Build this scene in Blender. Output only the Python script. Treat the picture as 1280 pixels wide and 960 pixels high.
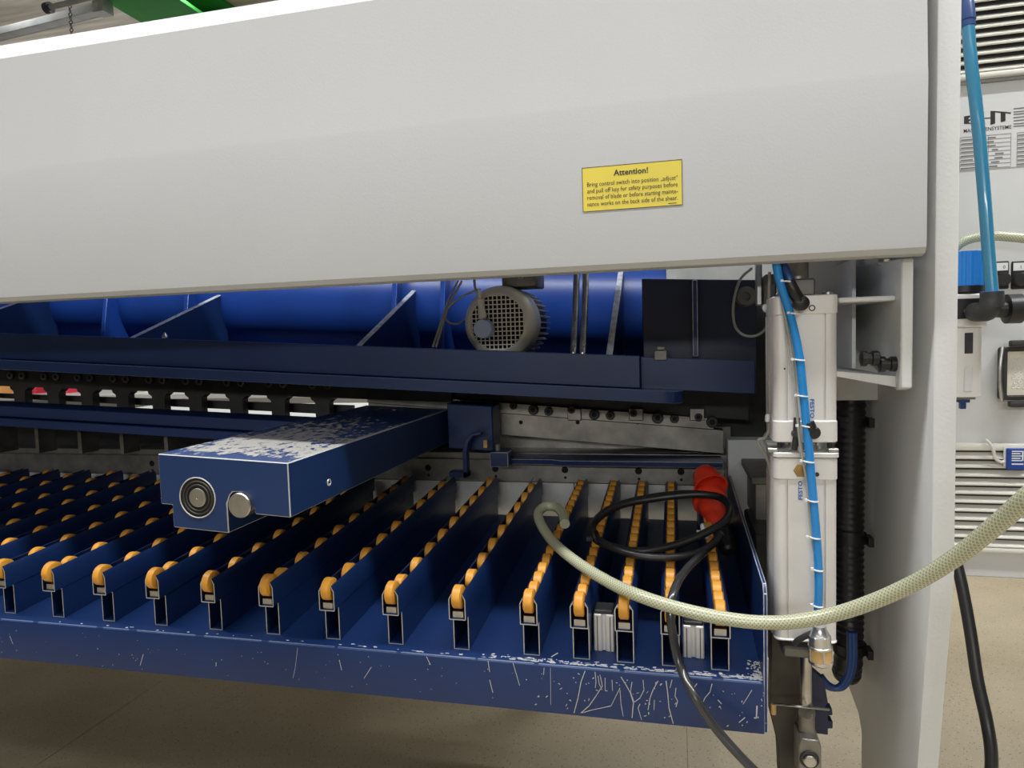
import bpy, bmesh, math, random
from mathutils import Vector, Matrix

for o in list(bpy.data.objects):
    bpy.data.objects.remove(o)
S = bpy.context.scene
COL = S.collection
random.seed(7)

# ------------------------------------------------------------------ camera
F = 850.0
H = 1.30
YAW, PITCH, ROLL = (math.radians(a) for a in (13.5, -3.8, -1.74))
_f = Vector((-math.sin(YAW) * math.cos(PITCH), math.cos(YAW) * math.cos(PITCH), math.sin(PITCH)))
_r = Vector((math.cos(YAW), math.sin(YAW), 0))
_u = _r.cross(_f)
RIGHT = math.cos(ROLL) * _r + math.sin(ROLL) * _u
UP = -math.sin(ROLL) * _r + math.cos(ROLL) * _u
FWD = _f
CAM = Vector((0, 0, H))
cd = bpy.data.cameras.new('camera')
cd.sensor_fit = 'HORIZONTAL'
cd.sensor_width = 36.0
cd.lens = F / 1280 * 36.0
cd.clip_start = 0.02
cam = bpy.data.objects.new('camera', cd)
COL.objects.link(cam)
cam.matrix_world = Matrix(((RIGHT.x, UP.x, -FWD.x, CAM.x), (RIGHT.y, UP.y, -FWD.y, CAM.y),
                           (RIGHT.z, UP.z, -FWD.z, CAM.z), (0, 0, 0, 1)))
S.camera = cam

# ------------------------------------------------------------------ world, lamps, exposure
w = bpy.data.worlds.new('hall_light')
S.world = w
w.use_nodes = True
w.node_tree.nodes['Background'].inputs[0].default_value = (0.95, 0.98, 1.0, 1)
w.node_tree.nodes['Background'].inputs[1].default_value = 0.06


def area(name, loc, target, sx, sy, power, col=(0.975, 0.99, 1.0)):
    ld = bpy.data.lights.new(name, 'AREA')
    ld.shape = 'RECTANGLE'
    ld.size, ld.size_y = sx, sy
    ld.energy = power
    ld.color = col
    o = bpy.data.objects.new(name, ld)
    COL.objects.link(o)
    o.location = loc
    o.rotation_euler = (Vector(target) - Vector(loc)).to_track_quat('-Z', 'Y').to_euler()
    return o


# rows of hall lamps under the ceiling, plus added fill lights
area('hall_light_row', (-0.6, 0.35, 4.55), (-0.6, 0.35, 0), 7.0, 0.25, 290)
area('hall_light_row', (-0.6, -2.6, 4.55), (-0.6, -2.6, 0), 8.0, 0.35, 45)
area('hall_light_row', (-0.6, -6.0, 4.55), (-0.6, -6.0, 0), 8.0, 0.35, 60)
area('hall_light_row', (-0.6, -12.0, 4.4), (-0.6, -6.0, 0), 9.0, 0.5, 420)  # added row far behind the camera, low fill for beam and blade
area('hall_light_row', (-1.5, 5.2, 4.4), (-1.5, 5.2, 0), 9.0, 0.35, 300)
area('hall_light_row', (2.6, 1.9, 4.4), (2.6, 1.9, 0), 0.4, 3.5, 110)
area('ceiling_fill_light', (-6.5, 7.5, 3.4), (-6.5, 7.5, 5), 4.0, 0.5, 70)  # unseen fill added to brighten the ceiling

S.view_settings.view_transform = 'Standard'
S.view_settings.look = 'None'
S.view_settings.exposure = -0.12
S.view_settings.gamma = 1.0
S.view_settings.use_curve_mapping = False


# ------------------------------------------------------------------ pixel -> place
def ray(px, py):
    return RIGHT * ((px - 640) / F) - UP * ((py - 480) / F) + FWD


def at(px, py, Y):
    d = ray(px, py)
    return CAM + d * (Y / d.y)


def atx(px, py, X):
    d = ray(px, py)
    return CAM + d * (X / d.x)


def atz(px, py, Z):
    d = ray(px, py)
    return CAM + d * ((Z - H) / d.z)


SL = 0.077                      # the support table rises this much per metre of depth
YT = 1.10                       # front of the support table
ROLLTOP = 0.8675


def onrail(px, py, up=0.0):     # point lying on the roller tops
    d = ray(px, py)
    t = (ROLLTOP + up - SL * YT - H) / (d.z - SL * d.y)
    return CAM + d * t


RK = 0.06                       # the knife beam and all it carries drop this much per metre to the right


# ------------------------------------------------------------------ materials
MATS = {}


def nodes_of(name):
    m = bpy.data.materials.new(name)
    m.use_nodes = True
    MATS[name] = m
    nt = m.node_tree
    return m, nt, nt.nodes, nt.links, nt.nodes['Principled BSDF']


def simple(name, col, rough=0.5, metal=0.0, spec=0.5, bump=0.0, bscale=200.0, var=0.0, vscale=8.0, coat=0.0):
    m, nt, N, L, B = nodes_of(name)
    B.inputs['Base Color'].default_value = (*col, 1)
    B.inputs['Roughness'].default_value = rough
    B.inputs['Metallic'].default_value = metal
    B.inputs['Specular IOR Level'].default_value = spec
    B.inputs['Coat Weight'].default_value = coat
    tc = N.new('ShaderNodeTexCoord')
    if bump:
        n = N.new('ShaderNodeTexNoise')
        n.inputs['Scale'].default_value = bscale
        n.inputs['Detail'].default_value = 3
        L.new(tc.outputs['Object'], n.inputs['Vector'])
        b = N.new('ShaderNodeBump')
        b.inputs['Strength'].default_value = bump
        b.inputs['Distance'].default_value = 0.002
        L.new(n.outputs['Fac'], b.inputs['Height'])
        L.new(b.outputs['Normal'], B.inputs['Normal'])
    if var:
        n = N.new('ShaderNodeTexNoise')
        n.inputs['Scale'].default_value = vscale
        n.inputs['Detail'].default_value = 6
        L.new(tc.outputs['Object'], n.inputs['Vector'])
        r = N.new('ShaderNodeValToRGB')
        r.color_ramp.elements[0].position = 0.3
        r.color_ramp.elements[1].position = 0.75
        r.color_ramp.elements[0].color = (*[c * (1 - var) for c in col], 1)
        r.color_ramp.elements[1].color = (*[min(1, c * (1 + var)) for c in col], 1)
        L.new(n.outputs['Fac'], r.inputs['Fac'])
        L.new(r.outputs['Color'], B.inputs['Base Color'])
    return m


def chipped(name, col, chip, amount, rough=0.35, scale=60.0, stretch=(1, 1, 1), var=0.15):
    """paint with small chips down to primer / bare metal"""
    m, nt, N, L, B = nodes_of(name)
    B.inputs['Roughness'].default_value = rough
    tc = N.new('ShaderNodeTexCoord')
    mp = N.new('ShaderNodeMapping')
    mp.inputs['Scale'].default_value = stretch
    L.new(tc.outputs['Object'], mp.inputs['Vector'])
    n = N.new('ShaderNodeTexNoise')
    n.inputs['Scale'].default_value = scale
    n.inputs['Detail'].default_value = 6
    n.inputs['Roughness'].default_value = 0.65
    L.new(mp.outputs['Vector'], n.inputs['Vector'])
    r = N.new('ShaderNodeValToRGB')
    r.color_ramp.elements[0].position = 1 - amount
    r.color_ramp.elements[1].position = min(1, 1 - amount + 0.02)
    r.color_ramp.elements[0].color = (0, 0, 0, 1)
    r.color_ramp.elements[1].color = (1, 1, 1, 1)
    L.new(n.outputs['Fac'], r.inputs['Fac'])
    n2 = N.new('ShaderNodeTexNoise')
    n2.inputs['Scale'].default_value = 5
    n2.inputs['Detail'].default_value = 5
    L.new(tc.outputs['Object'], n2.inputs['Vector'])
    r2 = N.new('ShaderNodeValToRGB')
    r2.color_ramp.elements[0].position = 0.3
    r2.color_ramp.elements[1].position = 0.7
    r2.color_ramp.elements[0].color = (*[c * (1 - var) for c in col], 1)
    r2.color_ramp.elements[1].color = (*[c * (1 + var) for c in col], 1)
    L.new(n2.outputs['Fac'], r2.inputs['Fac'])
    mix = N.new('ShaderNodeMix')
    mix.data_type = 'RGBA'
    L.new(r.outputs['Color'], mix.inputs[0])
    L.new(r2.outputs['Color'], mix.inputs[6])
    mix.inputs[7].default_value = (*chip, 1)
    L.new(mix.outputs[2], B.inputs['Base Color'])
    return m


BLUE = (0.0075, 0.0265, 0.105)
simple('white_paint', (0.50, 0.505, 0.505), 0.5, bump=0.07, bscale=260, var=0.02, vscale=3)
simple('frame_paint', (0.70, 0.71, 0.70), 0.5, bump=0.2, bscale=190, var=0.03, vscale=4)
simple('cabinet_paint', (0.62, 0.625, 0.615), 0.45, bump=0.05)
simple('slat_paint', (0.72, 0.71, 0.64), 0.4)
simple('bed_white', (0.60, 0.60, 0.57), 0.5, var=0.12, vscale=14)
chipped('blue_paint', BLUE, (0.35, 0.40, 0.48), 0.245, 0.32, 90)
chipped('blue_clean', BLUE, (0.35, 0.40, 0.48), 0.20, 0.36, 70)
chipped('blue_wall', (0.012, 0.055, 0.29), (0.2, 0.25, 0.35), 0.18, 0.34, 60)
simple('worn_and_lit_edge', (0.55, 0.58, 0.63), 0.4, 0.3, var=0.3, vscale=60)  # rubbed bare edges; on the gusset slopes it paints in caught light
simple('edge_dull_blue', (0.10, 0.15, 0.27), 0.35)  # dull blue of rubbed paint edges
simple('bare_primer', (0.48, 0.48, 0.46), 0.55)
simple('steel', (0.52, 0.51, 0.48), 0.32, 1.0, var=0.15, vscale=40)
simple('machined_steel', (0.30, 0.285, 0.255), 0.42, 0.75, var=0.3, vscale=18, bump=0.1, bscale=90)
simple('grimy_steel', (0.17, 0.16, 0.14), 0.5, 0.5, var=0.45, vscale=14)
simple('dark_iron', (0.035, 0.035, 0.036), 0.5, 0.2, var=0.3, vscale=20)
simple('black_plastic', (0.012, 0.012, 0.013), 0.38)
simple('black_rubber', (0.016, 0.016, 0.017), 0.32, var=0.2)
simple('cable_sheen', (0.035, 0.035, 0.037), 0.24, coat=0.5)
simple('hole_black', (0.004, 0.004, 0.004), 0.8)
simple('aluminium', (0.76, 0.74, 0.71), 0.45, 0.25, var=0.06, vscale=12)
simple('alu_bright', (0.66, 0.66, 0.65), 0.25, 0.9)
simple('motor_grey', (0.74, 0.71, 0.60), 0.4, 0.2, var=0.08)
simple('cap_bluegrey', (0.42, 0.52, 0.72), 0.4)
simple('orange_roller', (0.66, 0.30, 0.035), 0.42, var=0.22, vscale=22)
simple('yellow_sticker', (0.78, 0.63, 0.05), 0.4, var=0.05)
simple('ink', (0.02, 0.015, 0.012), 0.5)
simple('ink_grey', (0.16, 0.16, 0.16), 0.5)
simple('red_plastic', (0.92, 0.06, 0.025), 0.35)
simple('blue_tube', (0.02, 0.24, 0.62), 0.25, coat=0.3)
simple('teal_tube', (0.03, 0.20, 0.34), 0.2, coat=0.4)
simple('navy_tube', (0.015, 0.05, 0.18), 0.3)
simple('knob_blue', (0.015, 0.22, 0.68), 0.4)
simple('tag_blue', (0.01, 0.05, 0.30), 0.4)
simple('festo_blue', (0.02, 0.12, 0.45), 0.4)
simple('tie_white', (0.75, 0.76, 0.76), 0.4)
simple('cable_grey', (0.34, 0.34, 0.30), 0.45)
simple('dark_bronze', (0.065, 0.058, 0.045), 0.5, 0.3, var=0.4, vscale=14)
simple('dark_navy', (0.008, 0.014, 0.045), 0.45)
simple('brass', (0.45, 0.28, 0.10), 0.4, 0.7, var=0.3, vscale=60)
simple('bronze_felt', (0.62, 0.40, 0.16), 0.6)
simple('green_steel', (0.035, 0.24, 0.045), 0.75, spec=0.2, var=0.08)
simple('galvanised', (0.30, 0.31, 0.30), 0.45, 0.5, var=0.15)
simple('bench_red', (0.60, 0.03, 0.06), 0.5)
simple('box_white', (0.75, 0.74, 0.70), 0.5)
simple('box_orange', (0.75, 0.38, 0.12), 0.5)
simple('bench_top', (0.60, 0.60, 0.58), 0.4)
simple('hall_wall', (0.52, 0.50, 0.45), 0.8, var=0.08, vscale=1.5)


def mat_ceiling():
    m, nt, N, L, B = nodes_of('concrete_ceiling')
    B.inputs['Roughness'].default_value = 0.85
    tc = N.new('ShaderNodeTexCoord')
    mp = N.new('ShaderNodeMapping')
    mp.inputs['Scale'].default_value = (0.5, 5.0, 1.0)
    mp.inputs['Rotation'].default_value = (0, 0, 0.12)
    L.new(tc.outputs['Object'], mp.inputs['Vector'])
    n = N.new('ShaderNodeTexNoise')
    n.inputs['Scale'].default_value = 2.2
    n.inputs['Detail'].default_value = 7
    L.new(mp.outputs['Vector'], n.inputs['Vector'])
    r = N.new('ShaderNodeValToRGB')
    r.color_ramp.elements[0].position = 0.3
    r.color_ramp.elements[1].position = 0.7
    r.color_ramp.elements[0].color = (0.27, 0.23, 0.19, 1)
    r.color_ramp.elements[1].color = (0.52, 0.48, 0.42, 1)
    L.new(n.outputs['Fac'], r.inputs['Fac'])
    L.new(r.outputs['Color'], B.inputs['Base Color'])


mat_ceiling()


def mat_floor():
    m, nt, N, L, B = nodes_of('speckled_floor')
    B.inputs['Roughness'].default_value = 0.5
    tc = N.new('ShaderNodeTexCoord')
    n = N.new('ShaderNodeTexNoise')
    n.inputs['Scale'].default_value = 3.0
    n.inputs['Detail'].default_value = 8
    L.new(tc.outputs['Object'], n.inputs['Vector'])
    r = N.new('ShaderNodeValToRGB')
    r.color_ramp.elements[0].position = 0.3
    r.color_ramp.elements[1].position = 0.75
    r.color_ramp.elements[0].color = (0.36, 0.30, 0.20, 1)
    r.color_ramp.elements[1].color = (0.47, 0.40, 0.28, 1)
    L.new(n.outputs['Fac'], r.inputs['Fac'])
    col = r.outputs['Color']
    for sc, th, c in ((70.0, 0.16, (0.13, 0.10, 0.07)), (110.0, 0.17, (0.62, 0.56, 0.43)), (33.0, 0.075, (0.10, 0.07, 0.05))):
        v = N.new('ShaderNodeTexVoronoi')
        v.inputs['Scale'].default_value = sc
        L.new(tc.outputs['Object'], v.inputs['Vector'])
        lt = N.new('ShaderNodeMath')
        lt.operation = 'LESS_THAN'
        lt.inputs[1].default_value = th
        L.new(v.outputs['Distance'], lt.inputs[0])
        mx = N.new('ShaderNodeMix')
        mx.data_type = 'RGBA'
        ml = N.new('ShaderNodeMath')
        ml.operation = 'MULTIPLY'
        ml.inputs[1].default_value = 0.75
        L.new(lt.outputs[0], ml.inputs[0])
        L.new(ml.outputs[0], mx.inputs[0])
        L.new(col, mx.inputs[6])
        mx.inputs[7].default_value = (*c, 1)
        col = mx.outputs[2]
    L.new(col, B.inputs['Base Color'])


mat_floor()


def mat_hose():
    """clear PVC hose with a diamond braid; UV.x = metres along, UV.y = turns around"""
    m, nt, N, L, B = nodes_of('braided_hose')
    uv = N.new('ShaderNodeUVMap')
    sp = N.new('ShaderNodeSeparateXYZ')
    L.new(uv.outputs['UV'], sp.inputs[0])

    def stripes(sign):
        a = N.new('ShaderNodeMath'); a.operation = 'MULTIPLY'; a.inputs[1].default_value = 2 * math.pi * 165
        L.new(sp.outputs[0], a.inputs[0])
        b = N.new('ShaderNodeMath'); b.operation = 'MULTIPLY'; b.inputs[1].default_value = sign * 2 * math.pi * 10
        L.new(sp.outputs[1], b.inputs[0])
        c = N.new('ShaderNodeMath'); c.operation = 'ADD'
        L.new(a.outputs[0], c.inputs[0]); L.new(b.outputs[0], c.inputs[1])
        d = N.new('ShaderNodeMath'); d.operation = 'SINE'
        L.new(c.outputs[0], d.inputs[0])
        return d.outputs[0]
    mx = N.new('ShaderNodeMath'); mx.operation = 'MAXIMUM'
    L.new(stripes(1), mx.inputs[0]); L.new(stripes(-1), mx.inputs[1])
    r = N.new('ShaderNodeValToRGB')
    r.color_ramp.elements[0].position = 0.25
    r.color_ramp.elements[1].position = 0.75
    r.color_ramp.elements[0].color = (0.36, 0.37, 0.22, 1)
    r.color_ramp.elements[1].color = (0.62, 0.63, 0.46, 1)
    L.new(mx.outputs[0], r.inputs['Fac'])
    L.new(r.outputs['Color'], B.inputs['Base Color'])
    B.inputs['Roughness'].default_value = 0.22
    B.inputs['Transmission Weight'].default_value = 0.12
    B.inputs['Subsurface Weight'].default_value = 0.0
    B.inputs['Coat Weight'].default_value = 0.4


mat_hose()


def mat_arm():
    """blue paint of the backgauge arm, worn to primer in a broad patch on its top (object coordinates, x across, y along)"""
    m, nt, N, L, B = nodes_of('arm_paint')
    tc = N.new('ShaderNodeTexCoord')
    sp = N.new('ShaderNodeSeparateXYZ')
    L.new(tc.outputs['Object'], sp.inputs[0])

    def ramp(src, pts):
        r = N.new('ShaderNodeValToRGB')
        e = r.color_ramp.elements
        while len(e) < len(pts):
            e.new(0.5)
        for k, (p, v) in enumerate(pts):
            e[k].position = p
            e[k].color = (v, v, v, 1)
        L.new(src, r.inputs['Fac'])
        return r.outputs['Color']

    def math_(op, a, b):
        n = N.new('ShaderNodeMath'); n.operation = op
        for k, s in enumerate((a, b)):
            if isinstance(s, (int, float)):
                n.inputs[k].default_value = s
            else:
                L.new(s, n.inputs[k])
        return n.outputs[0]
    # along the arm 0..0.83 m
    along = ramp(sp.outputs[1], [(0.0, 0.10), (0.02, 0.15), (0.05, 0.62), (0.20, 0.66), (0.34, 0.42), (0.50, 0.28), (0.80, 0.12)])
    xx = math_('ADD', math_('MULTIPLY', sp.outputs[0], 3.8), 0.5)       # 0..1 across
    across = ramp(xx, [(0.0, 0.0), (0.16, 0.30), (0.4, 0.36), (0.72, 0.22), (0.90, 0.12), (0.95, 0.45), (1.0, 0.5)])
    mp = N.new('ShaderNodeMapping'); mp.inputs['Scale'].default_value = (2.2, 1.0, 1.0)
    L.new(tc.outputs['Object'], mp.inputs['Vector'])
    n = N.new('ShaderNodeTexNoise'); n.inputs['Scale'].default_value = 34; n.inputs['Detail'].default_value = 8
    n.inputs['Roughness'].default_value = 0.7
    L.new(mp.outputs['Vector'], n.inputs['Vector'])
    n1 = N.new('ShaderNodeTexNoise'); n1.inputs['Scale'].default_value = 9; n1.inputs['Detail'].default_value = 3
    L.new(tc.outputs['Object'], n1.inputs['Vector'])
    s = math_('ADD', math_('ADD', along, across), math_('ADD', math_('MULTIPLY', math_('SUBTRACT', n.outputs['Fac'], 0.5), 2.8),
              math_('MULTIPLY', math_('SUBTRACT', n1.outputs['Fac'], 0.5), 0.9)))
    worn = ramp(s, [(0.74, 0), (0.80, 1)])
    # only the top face wears like this
    g = N.new('ShaderNodeNewGeometry')
    sn = N.new('ShaderNodeSeparateXYZ')
    L.new(g.outputs['Normal'], sn.inputs[0])
    top = math_('GREATER_THAN', sn.outputs[2], 0.8)
    chips = ramp(n.outputs['Fac'], [(0.745, 0), (0.76, 1)])
    fac = math_('MAXIMUM', math_('MULTIPLY', worn, top), chips)
    mix = N.new('ShaderNodeMix'); mix.data_type = 'RGBA'
    L.new(fac, mix.inputs[0])
    mix.inputs[6].default_value = (0.009, 0.033, 0.120, 1)
    mix.inputs[7].default_value = (0.40, 0.385, 0.34, 1)
    L.new(mix.outputs[2], B.inputs['Base Color'])
    B.inputs['Roughness'].default_value = 0.38


mat_arm()


# ------------------------------------------------------------------ mesh builder
class MB:
    def __init__(s):
        s.v = []; s.f = []; s.mi = []; s.uv = {}

    def add(s, verts, faces, mi=0):
        b = len(s.v)
        s.v += [tuple(p) for p in verts]
        for f in faces:
            s.f.append(tuple(i + b for i in f))
            s.mi.append(mi)
        return s

    def box(s, x0, x1, y0, y1, z0, z1, mi=0):
        x0, x1 = min(x0, x1), max(x0, x1); y0, y1 = min(y0, y1), max(y0, y1); z0, z1 = min(z0, z1), max(z0, z1)
        v = [(x, y, z) for z in (z0, z1) for y in (y0, y1) for x in (x0, x1)]
        return s.add(v, [(0, 2, 3, 1), (4, 5, 7, 6), (0, 1, 5, 4), (2, 6, 7, 3), (0, 4, 6, 2), (1, 3, 7, 5)], mi)

    def prism(s, poly, axis, a, b, mi=0, cap=None):
        """poly: list of 2D points; axis 'x' -> (y,z), 'y' -> (x,z), 'z' -> (x,y)"""
        def P(p, t):
            return {'x': (t, p[0], p[1]), 'y': (p[0], t, p[1]), 'z': (p[0], p[1], t)}[axis]
        n = len(poly)
        base = len(s.v)
        s.v += [P(p, a) for p in poly] + [P(p, b) for p in poly]
        for i in range(n):
            j = (i + 1) % n
            s.f.append((base + i, base + j, base + n + j, base + n + i)); s.mi.append(mi)
        s.f.append(tuple(base + i for i in reversed(range(n)))); s.mi.append(mi if cap is None else cap)
        s.f.append(tuple(base + n + i for i in range(n))); s.mi.append(mi if cap is None else cap)
        return s

    def ring_prism(s, outer, inner, axis, a, b, mi=0, cap=None):
        """hollow profile, outer and inner have the same number of points"""
        def P(p, t):
            return {'x': (t, p[0], p[1]), 'y': (p[0], t, p[1]), 'z': (p[0], p[1], t)}[axis]
        n = len(outer)
        base = len(s.v)
        for t in (a, b):
            s.v += [P(p, t) for p in outer] + [P(p, t) for p in inner]
        for i in range(n):
            j = (i + 1) % n
            s.f.append((base + i, base + j, base + 2 * n + j, base + 2 * n + i)); s.mi.append(mi)
            s.f.append((base + n + i, base + 3 * n + i, base + 3 * n + j, base + n + j)); s.mi.append(mi)
            for q in (0, 2 * n):
                s.f.append((base + q + i, base + q + n + i, base + q + n + j, base + q + j)); s.mi.append(mi if cap is None else cap)
        return s

    def cyl(s, p0, p1, r0, r1=None, n=20, mi=0, capmi=None):
        r1 = r0 if r1 is None else r1
        p0, p1 = Vector(p0), Vector(p1)
        return s.lathe(p0, p1 - p0, [(0, r0), ((p1 - p0).length, r1)], n, mi, capmi)

    def lathe(s, p0, axis, prof, n=24, mi=0, capmi=None):
        """prof: (distance along axis, radius) pairs; closed with caps"""
        p0 = Vector(p0); d = Vector(axis).normalized()
        h = Vector((0, 0, 1)) if abs(d.z) < 0.9 else Vector((1, 0, 0))
        a = d.cross(h).normalized(); b = d.cross(a)
        base = len(s.v)
        for t, r in prof:
            for k in range(n):
                q = 2 * math.pi * k / n
                s.v.append(tuple(p0 + d * t + (a * math.cos(q) + b * math.sin(q)) * r))
        for i in range(len(prof) - 1):
            for k in range(n):
                j = (k + 1) % n
                s.f.append((base + i * n + k, base + i * n + j, base + (i + 1) * n + j, base + (i + 1) * n + k)); s.mi.append(mi)
        cm = mi if capmi is None else capmi
        s.f.append(tuple(base + k for k in reversed(range(n)))); s.mi.append(cm)
        e = base + (len(prof) - 1) * n
        s.f.append(tuple(e + k for k in range(n))); s.mi.append(cm)
        return s

    def torus(s, c, axis, R, r, n=28, m=8, mi=0, arc=2 * math.pi):
        c = Vector(c); d = Vector(axis).normalized()
        h = Vector((0, 0, 1)) if abs(d.z) < 0.9 else Vector((1, 0, 0))
        a = d.cross(h).normalized(); b = d.cross(a)
        base = len(s.v)
        for i in range(n):
            q = 2 * math.pi * i / n
            e = a * math.cos(q) + b * math.sin(q)
            for k in range(m):
                p = 2 * math.pi * k / m
                s.v.append(tuple(c + e * (R + r * math.cos(p)) + d * r * math.sin(p)))
        for i in range(n):
            for k in range(m):
                s.f.append((base + i * m + k, base + ((i + 1) % n) * m + k, base + ((i + 1) % n) * m + (k + 1) % m, base + i * m + (k + 1) % m))
                s.mi.append(mi)
        return s

    def tube(s, pts, r, n=12, mi=0, sub=8, smooth=True, rib=None):
        pts = [Vector(p) for p in pts]
        if smooth and len(pts) > 2:
            P = [pts[0] * 2 - pts[1]] + pts + [pts[-1] * 2 - pts[-2]]
            out = []
            for i in range(1, len(P) - 2):
                p0, p1, p2, p3 = P[i - 1:i + 3]
                for k in range(sub):
                    t = k / sub
                    out.append(0.5 * (2 * p1 + (p2 - p0) * t + (2 * p0 - 5 * p1 + 4 * p2 - p3) * t * t + (3 * p1 - p0 - 3 * p2 + p3) * t ** 3))
            out.append(pts[-1])
            pts = out
        if rib:
            step = rib[0]
            dense = [pts[0]]
            for a, b in zip(pts[:-1], pts[1:]):
                k = max(1, int((b - a).length / step))
                dense += [a + (b - a) * (q / k) for q in range(1, k + 1)]
            pts = dense
        base = len(s.v)
        L = 0.0
        nrm = None
        ls = []
        for i, p in enumerate(pts):
            d = (pts[min(i + 1, len(pts) - 1)] - pts[max(i - 1, 0)]).normalized()
            if nrm is None:
                h = Vector((0, 0, 1)) if abs(d.z) < 0.9 else Vector((1, 0, 0))
                nrm = d.cross(h).normalized()
            nrm = (nrm - d * nrm.dot(d)).normalized()
            bn = d.cross(nrm)
            if i:
                L += (p - pts[i - 1]).length
            ls.append(L)
            rr = r if not rib else (r if i % 2 else r - rib[1])
            for k in range(n):
                q = 2 * math.pi * k / n
                s.v.append(tuple(p + (nrm * math.cos(q) + bn * math.sin(q)) * rr))
        for i in range(len(pts) - 1):
            for k in range(n):
                j = (k + 1) % n
                s.uv[len(s.f)] = [(ls[i], k / n), (ls[i], (k + 1) / n), (ls[i + 1], (k + 1) / n), (ls[i + 1], k / n)]
                s.f.append((base + i * n + k, base + i * n + j, base + (i + 1) * n + j, base + (i + 1) * n + k)); s.mi.append(mi)
        s.f.append(tuple(base + k for k in reversed(range(n)))); s.mi.append(mi)
        e = base + (len(pts) - 1) * n
        s.f.append(tuple(e + k for k in range(n))); s.mi.append(mi)
        return s

    def rake(s):
        s.v = [(x, y, z - RK * x) for x, y, z in s.v]
        return s

    def slope(s):
        s.v = [(x, y, z + SL * (y - YT)) for x, y, z in s.v]
        return s

    def mesh(s, name, mats, off=(0, 0, 0), bevel=0.0, bmat=-1, seg=1, smooth=35, bevel_angle=30):
        me = bpy.data.meshes.new(name)
        me.from_pydata([(x - off[0], y - off[1], z - off[2]) for x, y, z in s.v], [], s.f)
        for m in mats:
            me.materials.append(MATS[m])
        me.polygons.foreach_set('material_index', s.mi)
        if s.uv:
            ul = me.uv_layers.new(name='UVMap')
            for fi, uvs in s.uv.items():
                p = me.polygons[fi]
                for li, q in zip(p.loop_indices, uvs):
                    ul.data[li].uv = q
        bm = bmesh.new()
        bm.from_mesh(me)
        bmesh.ops.recalc_face_normals(bm, faces=bm.faces)
        if bevel:
            ed = [e for e in bm.edges if len(e.link_faces) == 2 and e.calc_face_angle(0) > math.radians(bevel_angle)]
            bmesh.ops.bevel(bm, geom=ed, offset=bevel, segments=seg, profile=0.5, affect='EDGES', clamp_overlap=True, material=bmat)
        bm.to_mesh(me)
        bm.free()
        if smooth:
            me.shade_smooth()
            me.set_sharp_from_angle(angle=math.radians(smooth))
        me.update()
        return me

    def build(s, name, mats, parent=None, origin=None, **kw):
        if isinstance(mats, str):
            mats = [mats]
        if parent is not None:
            off = root_loc(parent)
            me = s.mesh(name, mats, off, **kw)
            o = bpy.data.objects.new(name, me)
            COL.objects.link(o)
            o.parent = parent
        else:
            if origin is None:
                xs, ys, zs = zip(*s.v)
                origin = ((min(xs) + max(xs)) / 2, (min(ys) + max(ys)) / 2, min(zs))
            me = s.mesh(name, mats, origin, **kw)
            o = bpy.data.objects.new(name, me)
            COL.objects.link(o)
            o.location = origin
        return o


def root_loc(o):
    v = Vector((0, 0, 0))
    while o is not None:
        v = v + o.location
        o = o.parent
    return v


def tag(o, label, cat, group=None):
    o['label'] = label
    o['category'] = cat
    if group:
        o['group'] = group
    return o


def thing(name, loc, label, cat, group=None):
    o = bpy.data.objects.new(name, None)
    o.empty_display_size = 0.05
    COL.objects.link(o)
    o.location = loc
    return tag(o, label, cat, group)


def struct(o):
    o['kind'] = 'structure'
    return o


def text_add(mb, body, origin, right, up, width=None, size=0.01, align='LEFT', bold=0.0, mi=0, lift=0.0003, xscale=1.0):
    """flat print: outlines of the built-in font laid on a surface"""
    cu = bpy.data.curves.new('t', 'FONT')
    cu.body = body
    cu.size = 1.0
    cu.offset = bold
    cu.resolution_u = 2
    ob = bpy.data.objects.new('t', cu)
    COL.objects.link(ob)
    dg = bpy.context.evaluated_depsgraph_get()
    dg.update()
    me = bpy.data.meshes.new_from_object(ob.evaluated_get(dg))
    bpy.data.objects.remove(ob)
    xs = [v.co.x for v in me.vertices]
    x0, x1 = min(xs), max(xs)
    k = size
    kx = (width / (x1 - x0)) if width else size * xscale
    sh = {'LEFT': -x0, 'CENTER': -(x0 + x1) / 2, 'RIGHT': -x1}[align]
    right, up = Vector(right).normalized(), Vector(up).normalized()
    nrm = right.cross(up)
    vs = [Vector(origin) + right * ((v.co.x + sh) * kx) + up * (v.co.y * k) + nrm * lift for v in me.vertices]
    mb.add(vs, [tuple(p.vertices) for p in me.polygons], mi)
    bpy.data.meshes.remove(me)


def rrect(cx, cz, w, h, r, n=4):
    out = []
    for sx, sz, a0 in ((1, 1, 0), (-1, 1, 90), (-1, -1, 180), (1, -1, 270)):
        for k in range(n + 1):
            a = math.radians(a0 + 90 * k / n)
            out.append((cx + sx * (w / 2 - r) + r * math.cos(a), cz + sz * (h / 2 - r) + r * math.sin(a)))
    return out


def hexbolt(mb, p, axis, r, h, mi=0, socket=None):
    mb.lathe(p, axis, [(0, r), (h * 0.85, r), (h, r * 0.86)], 6 if socket is None else 16, mi)
    if socket is not None:
        q = Vector(p) + Vector(axis).normalized() * (h + 0.0002)
        mb.lathe(q, axis, [(0, r * 0.52), (0.0002, r * 0.52)], 6, socket)


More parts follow.
